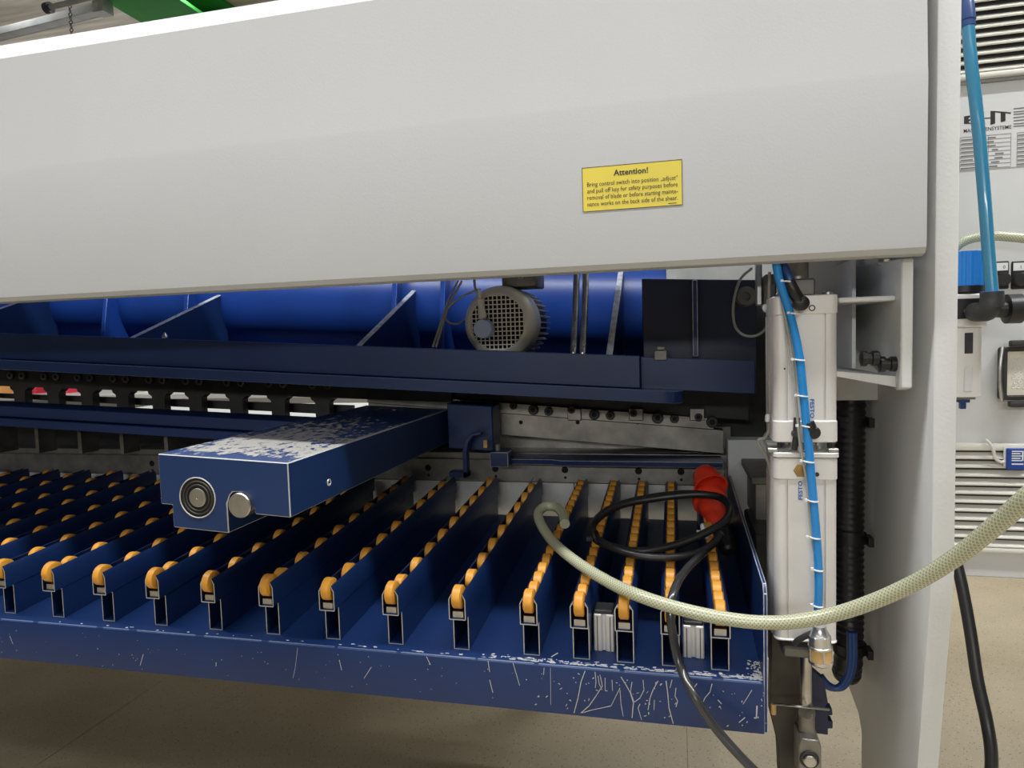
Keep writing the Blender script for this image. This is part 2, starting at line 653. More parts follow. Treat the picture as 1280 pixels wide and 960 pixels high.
# ================================================================== the hall
struct(MB().box(-14, 8, -16, 12, -0.10, -0.004).build('floor', 'speckled_floor', origin=(0, 0, -0.10)))
fl = bpy.data.objects['floor']
xs_ = [-14, -3.98, -1.98, 0.0215, 2.02, 8]
for a, b in zip(xs_[:-1], xs_[1:]):
    MB().box(a + 0.0012, b - 0.0012, -16, 12, -0.004, 0.0).build('floor_sheet', 'speckled_floor', fl, smooth=0)
ZC = 4.6
struct(MB().box(-14, 8, -16, 12, ZC, ZC + 0.1).build('ceiling', 'concrete_ceiling', origin=(0, 0, ZC)))
struct(MB().box(-14, 8, 12, 12.1, 0, ZC).build('wall_back', 'hall_wall'))

# green steel beam under the ceiling, running away from the camera
p0, p1 = atz(124, -2, 4.30), atz(203, -2, 4.30)
gb = thing('steel_beam', ((p0.x + p1.x) / 2, p0.y, 4.28), 'green painted steel beam under the concrete ceiling', 'beam')
xa, xb = p0.x, p0.x + 0.62
MB().box(xa, xb, 3.5, 11.9, 4.30, 4.335).build('lower_flange', 'green_steel', gb, bevel=0.004)
MB().box(xa + 0.24, xa + 0.29, 3.5, 11.9, 4.335, 4.56).build('web', 'green_steel', gb)
MB().box(xa, xb, 3.5, 11.9, 4.56, 4.595).build('upper_flange', 'green_steel', gb)

# cable rail, pipe and chain hanging under the ceiling
a, b = atz(-40, 50, 4.25), atz(128, 8, 4.25)
d = (b - a); d.z = 0; d.normalize(); nn = Vector((-d.y, d.x, 0))
cr = thing('cable_rail', (a.x, a.y, 4.2), 'grey galvanised cable rail hung below the ceiling beside the green beam', 'cable rail')
mb = MB()
for off, z0, z1 in ((-0.05, 4.2, 4.26), (0.05, 4.2, 4.26)):
    q = [a + nn * (off - 0.004), b + nn * (off - 0.004), b + nn * (off + 0.004), a + nn * (off + 0.004)]
    mb.prism([(v.x, v.y) for v in q], 'z', z0, z1)
mb.build('side_rail', 'galvanised', cr)
q = [a - nn * 0.05, b - nn * 0.05, b + nn * 0.05, a + nn * 0.05]
MB().prism([(v.x, v.y) for v in q], 'z', 4.2, 4.206).build('tray_floor', 'galvanised', cr)
MB().box(b.x - 0.06, b.x + 0.05, b.y - 0.05, b.y + 0.07, 4.19, 4.6).build('hanger', 'galvanised', cr, bevel=0.004)
p, q = atz(60, 10, 4.05), atz(125, -6, 4.05)
pp = thing('ceiling_pipe', (p.x, p.y, 4.02), 'thin dark pipe with an open end under the ceiling', 'pipe')
MB().cyl(p, q, 0.022, n=14).build('pipe', 'galvanised', pp)
MB().cyl(p - (q - p).normalized() * 0.02, p + (q - p).normalized() * 0.03, 0.042, n=14).build('end_cap', 'dark_iron', pp)
MB().cyl(q, (q.x, q.y, 4.6), 0.012, n=8).build('hanger', 'galvanised', pp)
c0 = atz(87, 5, 4.05)
ch = thing('hanging_chain', (c0.x, c0.y, 3.0), 'thin dark chain hanging down from the ceiling pipe', 'chain')
mb = MB()
for k in range(34):
    z = 4.03 - k * 0.03
    mb.torus((c0.x, c0.y, z), (1, 0.3, 0) if k % 2 else (0.3, -1, 0), 0.013, 0.004, 8, 5)
mb.build('links', 'dark_iron', ch)

# things on the far side of the machine, seen through the gap between the beams
bt = thing('work_bench', (-5.3, 6.0, 0), 'pale work bench on the far side of the shear', 'bench')
MB().box(-8.2, -2.0, 5.6, 6.4, 0.82, 0.87).build('bench_top', 'bench_top', bt, bevel=0.004)
for x in (-8.0, -5.2, -2.2):
    for y in (5.7, 6.3):
        MB().box(x - 0.03, x + 0.03, y - 0.03, y + 0.03, 0, 0.82).build('leg', 'galvanised', bt)


def bin_box(px, w_, h_, m, lab, cat, lid=None):
    P = atz(px, 497, 0.9)
    P = at(px, 497, 6.0)
    x = P.x
    t = thing('storage_bin', (x, 6.0, 0.87), lab, cat)
    mb = MB()
    mb.ring_prism(rrect(x, 6.0, w_, 0.30, 0.02), rrect(x, 6.0, w_ - 0.02, 0.28, 0.015), 'z', 0.87, 0.87 + h_)
    mb.build('bin_wall', m, t)
    MB().box(x - w_ / 2 + 0.01, x + w_ / 2 - 0.01, 5.86, 6.14, 0.87, 0.885).build('bin_floor', m, t)
    if lid:
        MB().box(x - w_ / 2 - 0.01, x + w_ / 2 + 0.01, 5.83, 6.17, 0.87 + h_, 0.885 + h_).build('lid', lid, t, bevel=0.004)


bin_box(5, 0.26, 0.10, 'box_orange', 'orange bin on the far bench, seen through the gap between the beams', 'bin', 'box_white')
bin_box(48, 0.26, 0.12, 'bench_red', 'red bin with pale lid on the far bench, beside the orange bin', 'bin', 'box_white')
bin_box(88, 0.22, 0.15, 'bench_red', 'all-red bin on the far bench, beyond the pale-lidded bin', 'bin', 'bench_red')
bin_box(180, 0.34, 0.08, 'box_white', 'low white box on the far bench', 'box', 'box_white')
ft = thing('feed_table', (-1.2, 2.6, 0), 'bright sheet metal feed table on the far side of the shear', 'table')
MB().box(-3.4, -0.35, 2.25, 3.9, 0.90, 0.93).build('table_top', 'bench_top', ft, bevel=0.003)
for x in (-3.3, -0.45):
    for y in (2.35, 3.8):
        MB().box(x - 0.03, x + 0.03, y - 0.03, y + 0.03, 0, 0.90).build('leg', 'galvanised', ft)

# ================================================================== rear cover of the shear
XR = 0.361
cov = thing('rear_cover', (-1.2, 1.14, 1.40), 'long light grey folded sheet cover across the back of the shear', 'cover')
prof = [(1.175, 1.425), (1.160, 1.409), (1.140, 1.4045), (1.126, 1.4075), (1.1205, 1.416), (1.120, 1.43), (1.120, 1.664), (1.1215, 1.672), (1.134, 1.892), (1.157, 1.930), (1.175, 1.936), (1.71, 1.945)]
inner = [(y + (0.003 if k > 4 else 0.0), z - 0.003 if k > 7 else z + (0.003 if k < 5 else 0)) for k, (y, z) in enumerate(prof)]
mb = MB()
mb.prism(prof + inner[::-1], 'x', -3.4, XR)
mb.build('cover_panel', 'white_paint', cov, smooth=25)
# end flange of the cover beside the frame
MB().prism([(1.123, 1.43), (1.123, 1.664), (1.138, 1.885), (1.162, 1.925), (1.40, 1.93), (1.40, 1.45), (1.16, 1.412)], 'x', XR - 0.004, XR - 0.001).build('end_flange', 'white_paint', cov)
mb = MB()
mb.lathe((0.318, 1.16, 1.4045), (0, 0, -1), [(0, 0.006), (0.004, 0.005)], 10)
mb.build('screw', 'steel', cov)

# yellow warning sticker
ylab = 1.1197
s0 = at(727, 210, ylab); s1 = at(853, 199, ylab); s2 = at(853, 256.5, ylab); s3 = at(729, 265, ylab)
lx0, lx1, lz0, lz1 = (s0.x + s3.x) / 2, (s1.x + s2.x) / 2, (s2.z + s3.z) / 2, (s0.z + s1.z) / 2
st = MB().prism(rrect((lx0 + lx1) / 2, (lz0 + lz1) / 2, lx1 - lx0, lz1 - lz0, 0.0015), 'y', 1.1194, 1.12).build('warning_sticker', 'yellow_sticker', cov, smooth=0)
st['label'] = 'yellow warning sticker with black print'
mb = MB()
yy = 1.1193
W_ = lx1 - lx0; Hh = lz1 - lz0
text_add(mb, 'Attention!', ((lx0 + lx1) / 2 - 0.001, yy, lz1 - 0.23 * Hh), (1, 0, 0), (0, 0, 1), width=0.345 * W_, size=0.0125, align='CENTER', bold=0.022)
for k, t in enumerate(['Bring control switch into position \u201eadjust\u201c', 'and pull off key for safety purposes before', 'removal of blade or before starting mainte-', 'nance works on the back side of the shear.']):
    text_add(mb, t, (lx0 + 0.05 * W_, yy, lz1 - (0.435 + 0.148 * k) * Hh), (1, 0, 0), (0, 0, 1), width=0.905 * W_, size=0.0098, bold=0.004)
mb.box(lx1 - 0.14 * W_, lx1 - 0.06 * W_, yy - 0.0002, yy, lz0 + 0.05 * Hh, lz0 + 0.062 * Hh)
bd = 0.0009
for q in ((lx0, lx1, lz0, lz0 + bd), (lx0, lx1, lz1 - bd, lz1), (lx0, lx0 + bd, lz0, lz1), (lx1 - bd, lx1, lz0, lz1)):
    mb.box(q[0], q[1], yy - 0.0001, yy + 0.0002, q[2], q[3])
mb.build('lettering', 'ink', st, smooth=0)

# ================================================================== side frame
XF0, XF1 = 0.382, 0.414
sf = thing('side_frame', (0.398, 1.5, 0), 'thick light grey steel side frame standing on the floor', 'machine frame')
poly = [(1.15, 2.6), (1.15, 0.92), (1.158, 0.86), (1.205, 0.57), (1.27, 0.02), (1.27, 0.0), (1.55, 0.0), (1.55, 0.43), (1.575, 0.455), (1.66, 0.47), (2.4, 0.55), (2.4, 2.6)]
MB().prism(poly, 'x', XF0, XF1).build('frame_plate', 'frame_paint', sf, bevel=0.003, seg=2, bevel_angle=60)
# bracket that carries the cylinder
MB().prism([(1.165, 1.405), (1.165, 1.205), (1.19, 1.20), (1.44, 1.26), (1.44, 1.42)], 'x', 0.341, 0.358).build('bracket_plate', 'frame_paint', sf, bevel=0.002)
MB().box(0.20, 0.382, 1.44, 1.455, 1.16, 1.62).build('back_plate', 'frame_paint', sf, bevel=0.001)
MB().box(0.258, 0.341, 1.19, 1.44, 1.342, 1.350).build('shelf', 'frame_paint', sf, bevel=0.002)
MB().prism([(0.252, 1.232), (0.341, 1.222), (0.341, 1.205), (0.252, 1.224)], 'y', 1.19, 1.44).build('shelf', 'frame_paint', sf)
MB().box(0.303, 0.309, 1.30, 1.44, 1.23, 1.42).build('rib', 'frame_paint', sf)
for px, py in ((1087, 448), (1110, 455)):
    P = at(px, py, 1.19)
    mb = MB()
    mb.lathe(P + Vector((-0.014, 0, 0)), (1, 0, 0), [(0, 0.007), (0.002, 0.0125), (0.009, 0.0125), (0.010, 0.0095), (0.016, 0.0095), (0.017, 0.0120), (0.026, 0.0120), (0.028, 0.010)], 18)
    mb.lathe(P + Vector((-0.002, 0.004, 0)), (0.1, 1, 0), [(0, 0.005), (0.02, 0.005)], 10)
    mb.build('plug_screw', 'black_plastic', sf)
mb = MB()
mb.cyl((0.32, 1.21, 1.4045), (0.32, 1.21, 1.40), 0.004, n=8)
mb.build('screw', 'steel', sf)

# ================================================================== bed with lower blade
bed = thing('shear_bed', (-1.4, 1.95, 0), 'heavy shear bed with lower blade behind the roller rails', 'machine bed')
MB().box(-3.4, 0.20, 1.90, 2.10, 0.25, 0.935).build('bed_body', 'bed_white', bed)
MB().box(-3.4, 0.127, 1.872, 1.899, 0.892, 0.955).build('bed_strip', 'machined_steel', bed, bevel=0.001)
MB().box(-3.4, 0.15, 1.89, 2.0, 0.9355, 0.972).build('lower_blade', 'machined_steel', bed, bevel=0.001)
for px in (190, 270, 380, 535, 619, 706, 798, 851):
    P = at(px, 582, 1.872)
    mb = MB()
    mb.torus((P.x, 1.872, 0.928), (0, 1, 0), 0.0085, 0.0012, 16, 5)
    mb.lathe((P.x, 1.8722, 0.928), (0, -1, 0), [(0, 0.008), (0.0006, 0.008)], 14)
    mb.lathe((P.x + 0.001, 1.8722, 0.906), (0, -1, 0), [(0, 0.004), (0.0006, 0.004)], 10)
    mb.build('bolt_hole', 'hole_black', bed)
# white skirting sheets below the strip
for xa, xb in ((-3.4, -2.05), (-2.048, -1.02), (-1.018, -0.281), (-0.279, 0.12)):
    MB().box(xa, xb, 1.876, 1.899, 0.60, 0.889).build('skirt_sheet', 'bed_white', bed, bevel=0.001)
MB().box(0.132, 0.380, 1.84, 1.899, 0.55, 1.02).build('end_plate', 'frame_paint', bed, bevel=0.002)
mb = MB().prism([(-3.4, 0.972), (-0.62, 0.972), (-0.62, 1.03), (-3.4, 1.155)], 'y', 1.985, 1.995)
mb.build('rear_guard', 'dark_iron', bed)
MB().box(-0.619, 0.15, 1.985, 1.995, 0.972, 1.035).build('rear_guard', 'machined_steel', bed)
# ledge strip with blue edge in front of the lower blade
mb = MB()
P0, P1 = at(690, 571, 1.80), at(905, 575, 1.80)
mb.prism([(-0.49, 1.80), (-0.33, 1.80), (-0.30, 1.785), (0.117, 1.785), (0.117, 1.89), (-0.49, 1.89)], 'z', 0.956, 0.970)
mb.build('blue_ledge', ['blue_paint', 'worn_and_lit_edge'], bed, bevel=0.0012, bmat=1)
# dark clutter at the right end
MB().box(0.165, 0.25, 1.60, 1.84, 0.955, 0.972).build('stop_bracket', 'grimy_steel', bed, bevel=0.002)
MB().box(0.175, 0.20, 1.62, 1.80, 0.86, 0.955).build('stop_bracket', 'machined_steel', bed, bevel=0.002)
MB().box(0.16, 0.23, 1.50, 1.72, 0.60, 0.87).build('guide_block', 'dark_iron', bed, bevel=0.004)

# ================================================================== knife beam (raked)
XB0, XB1 = -3.3, 0.20
kb = thing('knife_beam', (-1.3, 1.8, 1.0), 'dark blue raked knife beam with gussets under the cover', 'machine beam')


mb = MB()
mb.prism([(1.60, 1.172), (1.60, 1.2465), (1.625, 1.2465), (1.625, 1.172)], 'x', XB0, -0.079)
mb.rake().build('front_plate', ['blue_clean', 'worn_and_lit_edge'], kb, bevel=0.0012, bmat=0)
mb = MB()
mb.box(-0.078, 0.178, 1.635, 1.655, 1.168, 1.244)
mb.rake().build('end_plate', 'blue_clean', kb, bevel=0.0012)
mb = MB()
pl = [(XB0, 1.575), (-0.03, 1.575), (-0.005, 1.578), (0.012, 1.592), (0.020, 1.62), (0.020, 1.86), (XB0, 1.86)]
mb.prism(pl, 'z', 1.142, 1.1705)
mb.rake().build('lower_flange', ['blue_paint', 'edge_dull_blue'], kb, bevel=0.0015, bmat=1, bevel_angle=62)
# curved blue back wall (a long tube-like box) and the machine body above it
mb = MB()
wall = []
for k in range(13):
    a = math.radians(-60 + 10 * k)
    wall.append((2.20 - 0.14 * math.cos(a), 1.36 + 0.16 * math.sin(a)))
wall = [(2.14, 1.17)] + wall + [(2.14, 1.9), (2.30, 1.9), (2.30, 1.17)]
mb.prism(wall, 'x', XB0, -0.02)
mb.rake().build('back_wall', 'blue_wall', kb, smooth=40)
mb = MB()
mb.box(XB0, 0.02, 1.86, 2.30, 1.1705, 1.19)
mb.rake().build('shelf_plate', 'blue_clean', kb)
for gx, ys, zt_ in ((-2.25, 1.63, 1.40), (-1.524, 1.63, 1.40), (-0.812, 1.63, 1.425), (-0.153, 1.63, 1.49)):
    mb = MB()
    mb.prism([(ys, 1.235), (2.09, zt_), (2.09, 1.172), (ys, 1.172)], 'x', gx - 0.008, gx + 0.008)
    mb.mi[0] = 1  # sloping face paler: light falling on it is painted into the colour
    mb.rake().build('gusset', ['blue_clean', 'worn_and_lit_edge'], kb, bevel=0.0018, bmat=1)
# vertical stiffeners on the back wall
for gx in (-1.62, -0.86, -0.70, -1.95):
    mb = MB()
    mb.prism([(1.98, 1.172), (2.05, 1.55), (2.12, 1.55), (2.12, 1.172)], 'x', gx - 0.008, gx + 0.008)
    mb.rake().build('stiffener', 'blue_wall', kb, bevel=0.002)
# dark end box with rubber buffer
mb = MB().box(-0.075, 0.19, 1.70, 2.05, 1.17, 1.432)
mb.rake().build('end_box', 'dark_navy', kb, bevel=0.002)
P = at(869, 400, 1.66)
mb = MB()
mb.box(P.x - 0.006, P.x + 0.006, 1.66, 1.70, 1.245, 1.425)
mb.build('end_rib', ['blue_clean', 'worn_and_lit_edge'], kb, bevel=0.002, bmat=1)
P = at(932, 371, 1.70)
mb = MB()
mb.lathe((P.x, 1.70, P.z), (0, -1, 0), [(0, 0.024), (0.012, 0.024), (0.016, 0.020), (0.016, 0.010), (0.006, 0.009)], 24)
mb.build('rubber_buffer', 'grimy_steel', kb)
P = at(825, 440, 1.63)
mb = MB()
mb.box(P.x - 0.014, P.x + 0.016, 1.63, 1.66, P.z - 0.02, P.z + 0.004)
mb.box(P.x - 0.008, P.x + 0.012, 1.635, 1.655, P.z + 0.004, P.z + 0.013)
mb.build('grease_block', 'grimy_steel', kb, bevel=0.002)
for px, py in ((206, 420),):
    P = at(px, py, 1.615)
    MB().lathe((P.x, P.y, P.z - 0.006), (0, 0, 1), [(0, 0.008), (0.006, 0.008), (0.016, 0.002)], 10).build('grease_nipple', 'steel', kb)
# light sheet behind the end box
MB().box(-0.02, 0.33, 2.08, 2.10, 1.30, 1.75).build('rear_sheet', 'bed_white', kb)

MB().box(0.10, 0.381, 2.03, 2.05, 0.96, 1.43).build('end_guard', 'dark_iron', kb)
# upper blade with clamps and bolts
BR = 0.08


def shear_blade(mb):
    mb.v = [(x, y, z - BR * x) for x, y, z in mb.v]
    return mb


MBx = MB().box(-0.90, 0.125, 1.885, 1.93, 0.986, 1.049)
shear_blade(MBx).build('upper_blade', 'machined_steel', kb, bevel=0.001)
MBx = MB().box(-0.90, 0.10, 1.878, 1.93, 1.050, 1.080)
shear_blade(MBx).build('blade_holder', 'machined_steel', kb, bevel=0.001)
MBx = MB().box(-3.2, 0.19, 1.90, 2.02, 1.08, 1.18)
shear_blade(MBx).build('blade_carrier', 'dark_iron', kb)
for px, py, r_ in ((642, 507, .011), (667, 512, .0150), (686, 514, .0125), (715, 512, .012), (743, 518, .0150), (763, 519, .0125), (792, 516, .012), (822, 522, .0160), (843, 523, .0125), (873, 521, .012), (890, 527, .0160)):
    P = at(px, py, 1.878)
    mb = MB()
    hexbolt(mb, (P.x, 1.879, P.z), (0, -1, 0), r_ * 0.95, 0.012, 0, 1)
    mb.build('bolt', ['dark_iron', 'hole_black'], kb)
for px, py in ((651, 528), (722, 528), (797, 528)):
    P = at(px, py, 1.884)
    MB().lathe((P.x, 1.8852, P.z), (0, -1, 0), [(0, 0.006), (0.0006, 0.006)], 10).build('bolt_hole', 'hole_black', kb)
for px in (712, 789, 865):
    P = at(px, 520, 1.87)
    MB().box(P.x - 0.006, P.x + 0.032, 1.868, 1.879, P.z - 0.012, P.z + 0.020).build('clamp_piece', 'machined_steel', kb, bevel=0.0015)

# ------------------------------------------------------------------ hold-down row seen through the left gap
hd = thing('hold_down_beam', (-1.6, 1.95, 1.1), 'dark hold-down beam with a row of clamping pads above the lower blade', 'machine beam')
A_, B_ = at(0, 482, 1.88), at(440, 498, 1.88)
sl_ = (B_.z - A_.z) / (B_.x - A_.x)
mb = MB().box(-3.3, -0.63, 1.87, 1.90, 0.0, 0.075)
mb.v = [(x, y, z + A_.z + sl_ * (x - A_.x)) for x, y, z in mb.v]
mb.build('beam_body', 'dark_iron', hd)
for k, px in enumerate([-60, -15, 28, 70, 112, 156, 201, 247, 298, 350, 405]):
    py = 486 + px * 0.036
    P = at(px, py, 1.885)
    x, zz = P.x, P.z
    mb = MB()
    mb.prism([(x - 0.040, zz + 0.020), (x - 0.036, zz + 0.004), (x - 0.024, zz - 0.004), (x - 0.022, zz - 0.075), (x + 0.022, zz - 0.075), (x + 0.024, zz - 0.004), (x + 0.036, zz + 0.004), (x + 0.040, zz + 0.020)], 'y', 1.872, 1.90)
    pad = mb.build('clamping_pad', 'dark_iron', hd)
    for dx in (-0.024, 0.026):
        mb = MB()
        hexbolt(mb, (x + dx, 1.87, A_.z + sl_ * (x + dx - A_.x) + 0.038), (0, -1, 0), 0.013, 0.008, 0, 1)
        mb.build('bolt', ['grimy_steel', 'hole_black'], hd)

A2, B2 = at(0, 493, 1.93), at(440, 512, 1.93)
mb = MB()
mb.prism([(A2.x - 0.9, A2.z - 0.01 + 0.9 * (A2.z - B2.z) / (B2.x - A2.x)), (B2.x, B2.z - 0.018), (B2.x, B2.z + 0.012), (A2.x - 0.9, A2.z - 0.004 + 0.9 * (A2.z - B2.z) / (B2.x - A2.x))], 'y', 1.93, 1.95)
mb.build('cross_rail', 'dark_iron', hd)
# ------------------------------------------------------------------ backgauge beam
bg = thing('backgauge_beam', (-1.6, 1.55, 1.0), 'dark blue backgauge beam crossing behind the block arm', 'machine beam')
mb = MB()
mb.box(-3.1, -0.885, 1.50, 1.60, 1.037, 1.066)
mb.v = [(x, y, z - 0.05 * x) for x, y, z in mb.v]
mb.build('upper_bar', ['blue_clean', 'worn_and_lit_edge'], bg, bevel=0.001, bmat=0)
mb = MB()
mb.box(-3.1, -0.885, 1.485, 1.60, 1.012, 1.034)
mb.v = [(x, y, z - 0.05 * x) for x, y, z in mb.v]
mb.build('lower_bar', ['blue_paint', 'worn_and_lit_edge'], bg, bevel=0.001, bmat=0)
for px in (4, 53, 106, 158, 213):
    P = at(px, 540, 1.62)
    mb = MB()
    mb.box(P.x - 0.006, P.x + 0.006, 1.60, 1.66, P.z - 0.06, P.z + 0.04)
    mb.build('web_plate', 'grimy_steel', bg)
# mounting block at the inner end of the arm
mb = MB()
mb.box(-0.615, -0.485, 1.78, 1.86, 0.965, 1.09)
mb.rake().build('mount_block', 'blue_clean', bg, bevel=0.003)
mb = MB()
mb.prism([(-0.56, 0.93), (-0.56, 1.00), (-0.553, 1.03), (-0.535, 1.05), (-0.505, 1.055), (-0.505, 1.048), (-0.53, 1.042), (-0.542, 1.025), (-0.548, 1.0), (-0.548, 0.93)], 'y', 1.735, 1.76)
mb.build('hook_plate', 'blue_clean', bg, bevel=0.001)
mb = MB().box(-0.60, -0.548, 1.735, 1.77, 0.93, 0.945)
mb.build('hook_foot', 'blue_clean', bg, bevel=0.001)
mb = MB()
mb.box(-0.49, -0.44, 1.76, 1.83, 0.955, 0.995)
mb.build('clamp_block', ['blue_paint', 'worn_and_lit_edge'], bg, bevel=0.0015, bmat=1)
MB().box(-0.503, -0.493, 1.745, 1.755, 1.01, 1.03).build('grease_nipple', 'brass', bg)
mb = MB()
mb.lathe((-0.478, 1.80, 0.995), (0, 0, 1), [(0, 0.010), (0.015, 0.010), (0.018, 0.006)], 12)
mb.build('set_screw', 'grimy_steel', bg)

# ------------------------------------------------------------------ backgauge arm
AX0, AX1, AY0, AY1 = -0.880, -0.627, 1.00, 1.83
ac = (AX0 + AX1) / 2
ar = thing('backgauge_arm', (ac, AY0, 0.93), 'blue block-shaped backgauge arm with worn scratched top above the rollers', 'machine arm')
mb = MB()
# front outline (x, z at x=0 rake): block with a tab and an open slot
tabx0, tabx1 = -0.857, -0.747
out = [(AX0, 0.977), (tabx0, 0.977), (tabx0, 0.9375), (tabx1, 0.9375), (tabx1, 0.989), (-0.741, 1.004), (-0.735, 1.010), (-0.715, 1.012), (-0.703, 1.006), (-0.696, 0.992), (-0.694, 0.9755), (AX1, 0.9755), (AX1, 1.068), (AX0, 1.066)]
mb.prism(out, 'y', AY0, AY1)
mb.rake()
arm = mb.build('arm_block', ['arm_paint', 'bare_primer'], ar, bevel=0.0016, bmat=1, smooth=30)
# object origin of the arm block lies at the arm's front, so its wear follows the arm
bx = at(247, 622, AY0)
mb = MB()
mb.lathe((bx.x, AY0 - 0.0005, bx.z), (0, 1, 0), [(0, 0.0345), (0.0004, 0.0345)], 36, 0)
mb.build('bore', 'hole_black', ar)
mb = MB()
mb.torus((bx.x, AY0 - 0.0005, bx.z), (0, 1, 0), 0.0350, 0.0012, 36, 6)
mb.build('bore_rim', 'bare_primer', ar)
mb = MB()
mb.torus((bx.x + 0.001, AY0 - 0.0005, bx.z), (0, 1, 0), 0.0285, 0.0014, 36, 6)
mb.torus((bx.x + 0.001, AY0 - 0.0008, bx.z), (0, 1, 0), 0.0225, 0.0012, 36, 6)
mb.build('bearing_ring', 'dark_bronze', ar)
mb = MB()
mb.lathe((bx.x + 0.001, AY0 - 0.0005, bx.z), (0, -1, 0), [(0, 0.0165), (0.0012, 0.0165), (0.0018, 0.0158), (0.0018, 0.003), (0.0008, 0.0026)], 28)
mb.build('spindle_end', 'steel', ar)
sx = at(304, 630, AY0)
MB().lathe((sx.x, AY0 - 0.012, sx.z), (0, 1, 0), [(0, 0.0200), (0.002, 0.0215), (0.5, 0.0215)], 30).build('guide_shaft', 'steel', ar)
P = atx(411, 603, AX1)
MB().torus((AX1 + 0.0005, P.y, P.z), (1, 0, 0), 0.0055, 0.0016, 14, 6).build('tapped_hole', 'worn_and_lit_edge', ar)
MB().lathe((AX1 + 0.0001, P.y, P.z), (1, 0, 0), [(0, 0.0055), (0.0006, 0.0055)], 12).build('tapped_hole', 'hole_black', ar)
for px, py in ((493, 514), (422, 538)):
    P = atz(px, py, 1.066 + 0.06 * 0.72)
    MB().lathe((P.x, P.y, 1.067 - RK * P.x), (0, 0, 1), [(0, 0.009), (0.002, 0.009)], 10).build('top_screw', 'grimy_steel', ar)
# a flat strip along its left flank
P = at(262, 549, 1.3)
mb = MB().box(AX0 - 0.022, AX0 - 0.003, 1.25, 1.60, 1.056, 1.060)
mb.rake().build('flank_strip', 'worn_and_lit_edge', ar)
# ================================================================== electric motor on the knife beam
mc = at(622, 403, 1.66)
MR = 0.094
mo = thing('electric_motor', (mc.x, 1.75, mc.z - MR), 'grey electric motor with square-mesh fan grille on the blue beam', 'motor')
mb = MB()
fc = Vector((mc.x, 1.66, mc.z))
mb.lathe(fc, (0, 1, 0), [(0.0, MR * 0.74), (-0.003, MR * 0.76), (-0.002, MR * 0.80), (0.012, MR * 0.93), (0.022, MR * 0.985), (0.035, MR), (0.085, MR), (0.085, MR * 0.9)], 48)
mb.f = mb.f[:-2]; mb.mi = mb.mi[:-2]
mb.build('fan_cover', 'motor_grey', mo, smooth=40)
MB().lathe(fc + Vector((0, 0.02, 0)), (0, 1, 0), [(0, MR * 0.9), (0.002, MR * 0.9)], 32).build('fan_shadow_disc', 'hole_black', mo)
mb = MB()
for k in range(-6, 7):
    d_ = k * 0.0112
    R_ = MR * 0.755
    if abs(d_) < R_:
        h_ = math.sqrt(R_ * R_ - d_ * d_)
        mb.box(fc.x + d_ - 0.0013, fc.x + d_ + 0.0013, 1.6595, 1.6615, fc.z - h_, fc.z + h_)
        mb.box(fc.x - h_, fc.x + h_, 1.6590, 1.6612, fc.z + d_ - 0.0013, fc.z + d_ + 0.0013)
mb.build('grille', 'motor_grey', mo, smooth=0)
mb = MB()
body0 = fc + Vector((0, 0.085, 0))
mb.lathe(body0, (0, 1, 0), [(0, MR * 0.86), (0.16, MR * 0.86)], 32)
mb.build('motor_body', 'dark_iron', mo)
mb = MB()
for k in range(36):
    a = 2 * math.pi * k / 36
    e = Vector((math.cos(a), 0, math.sin(a))); t_ = Vector((-math.sin(a), 0, math.cos(a)))
    pts = []
    for yv in (1.75, 1.90):
        for rr in (MR * 0.82, MR * 0.985):
            for sg in (-1, 1):
                q = Vector((fc.x, yv, fc.z)) + e * rr + t_ * (0.0014 * sg)
                pts.append(q)
    mb.add(pts, [(0, 1, 3, 2), (4, 6, 7, 5), (0, 4, 5, 1), (2, 3, 7, 6), (0, 2, 6, 4), (1, 5, 7, 3)])
mb.build('cooling_fins', 'motor_grey', mo, smooth=0)
# encoder cap with plug
ec = at(604, 411, 1.64)
mb = MB()
mb.lathe((ec.x, 1.665, ec.z), (0, -1, 0), [(0, 0.024), (0.030, 0.024), (0.033, 0.0225)], 32)
mb.build('encoder_cap', 'cap_bluegrey', mo)
p_up = at(600, 378, 1.63)
mb = MB()
ax_ = Vector((-0.006, 0, 0.05))
mb.lathe((ec.x - 0.002, 1.648, ec.z + 0.024), ax_, [(0, 0.008), (0.004, 0.008), (0.005, 0.011), (0.022, 0.010), (0.023, 0.0085), (0.036, 0.0085), (0.037, 0.0095), (0.050, 0.0085), (0.052, 0.004), (0.075, 0.0035)], 18)
mb.build('cable_plug', 'motor_grey', mo)
tb0 = at(617, 354, 1.74)
mb = MB().box(fc.x + 0.004, fc.x + 0.092, 1.70, 1.82, fc.z + MR * 0.95, fc.z + MR + 0.052)
mb.build('terminal_box', 'grimy_steel', mo, bevel=0.004, seg=2)
mb = MB()
mb.torus((fc.x + 0.055, 1.695, fc.z + MR + 0.022), (0.4, 1, 0), 0.007, 0.0025, 16, 6)
mb.build('lifting_eye', 'steel', mo)
mb = MB()
mb.tube([at(640, 364, 1.69), at(636, 370, 1.685), at(634, 376, 1.685)], 0.0028, 8)
mb.build('lead_wire', 'tie_white', mo)

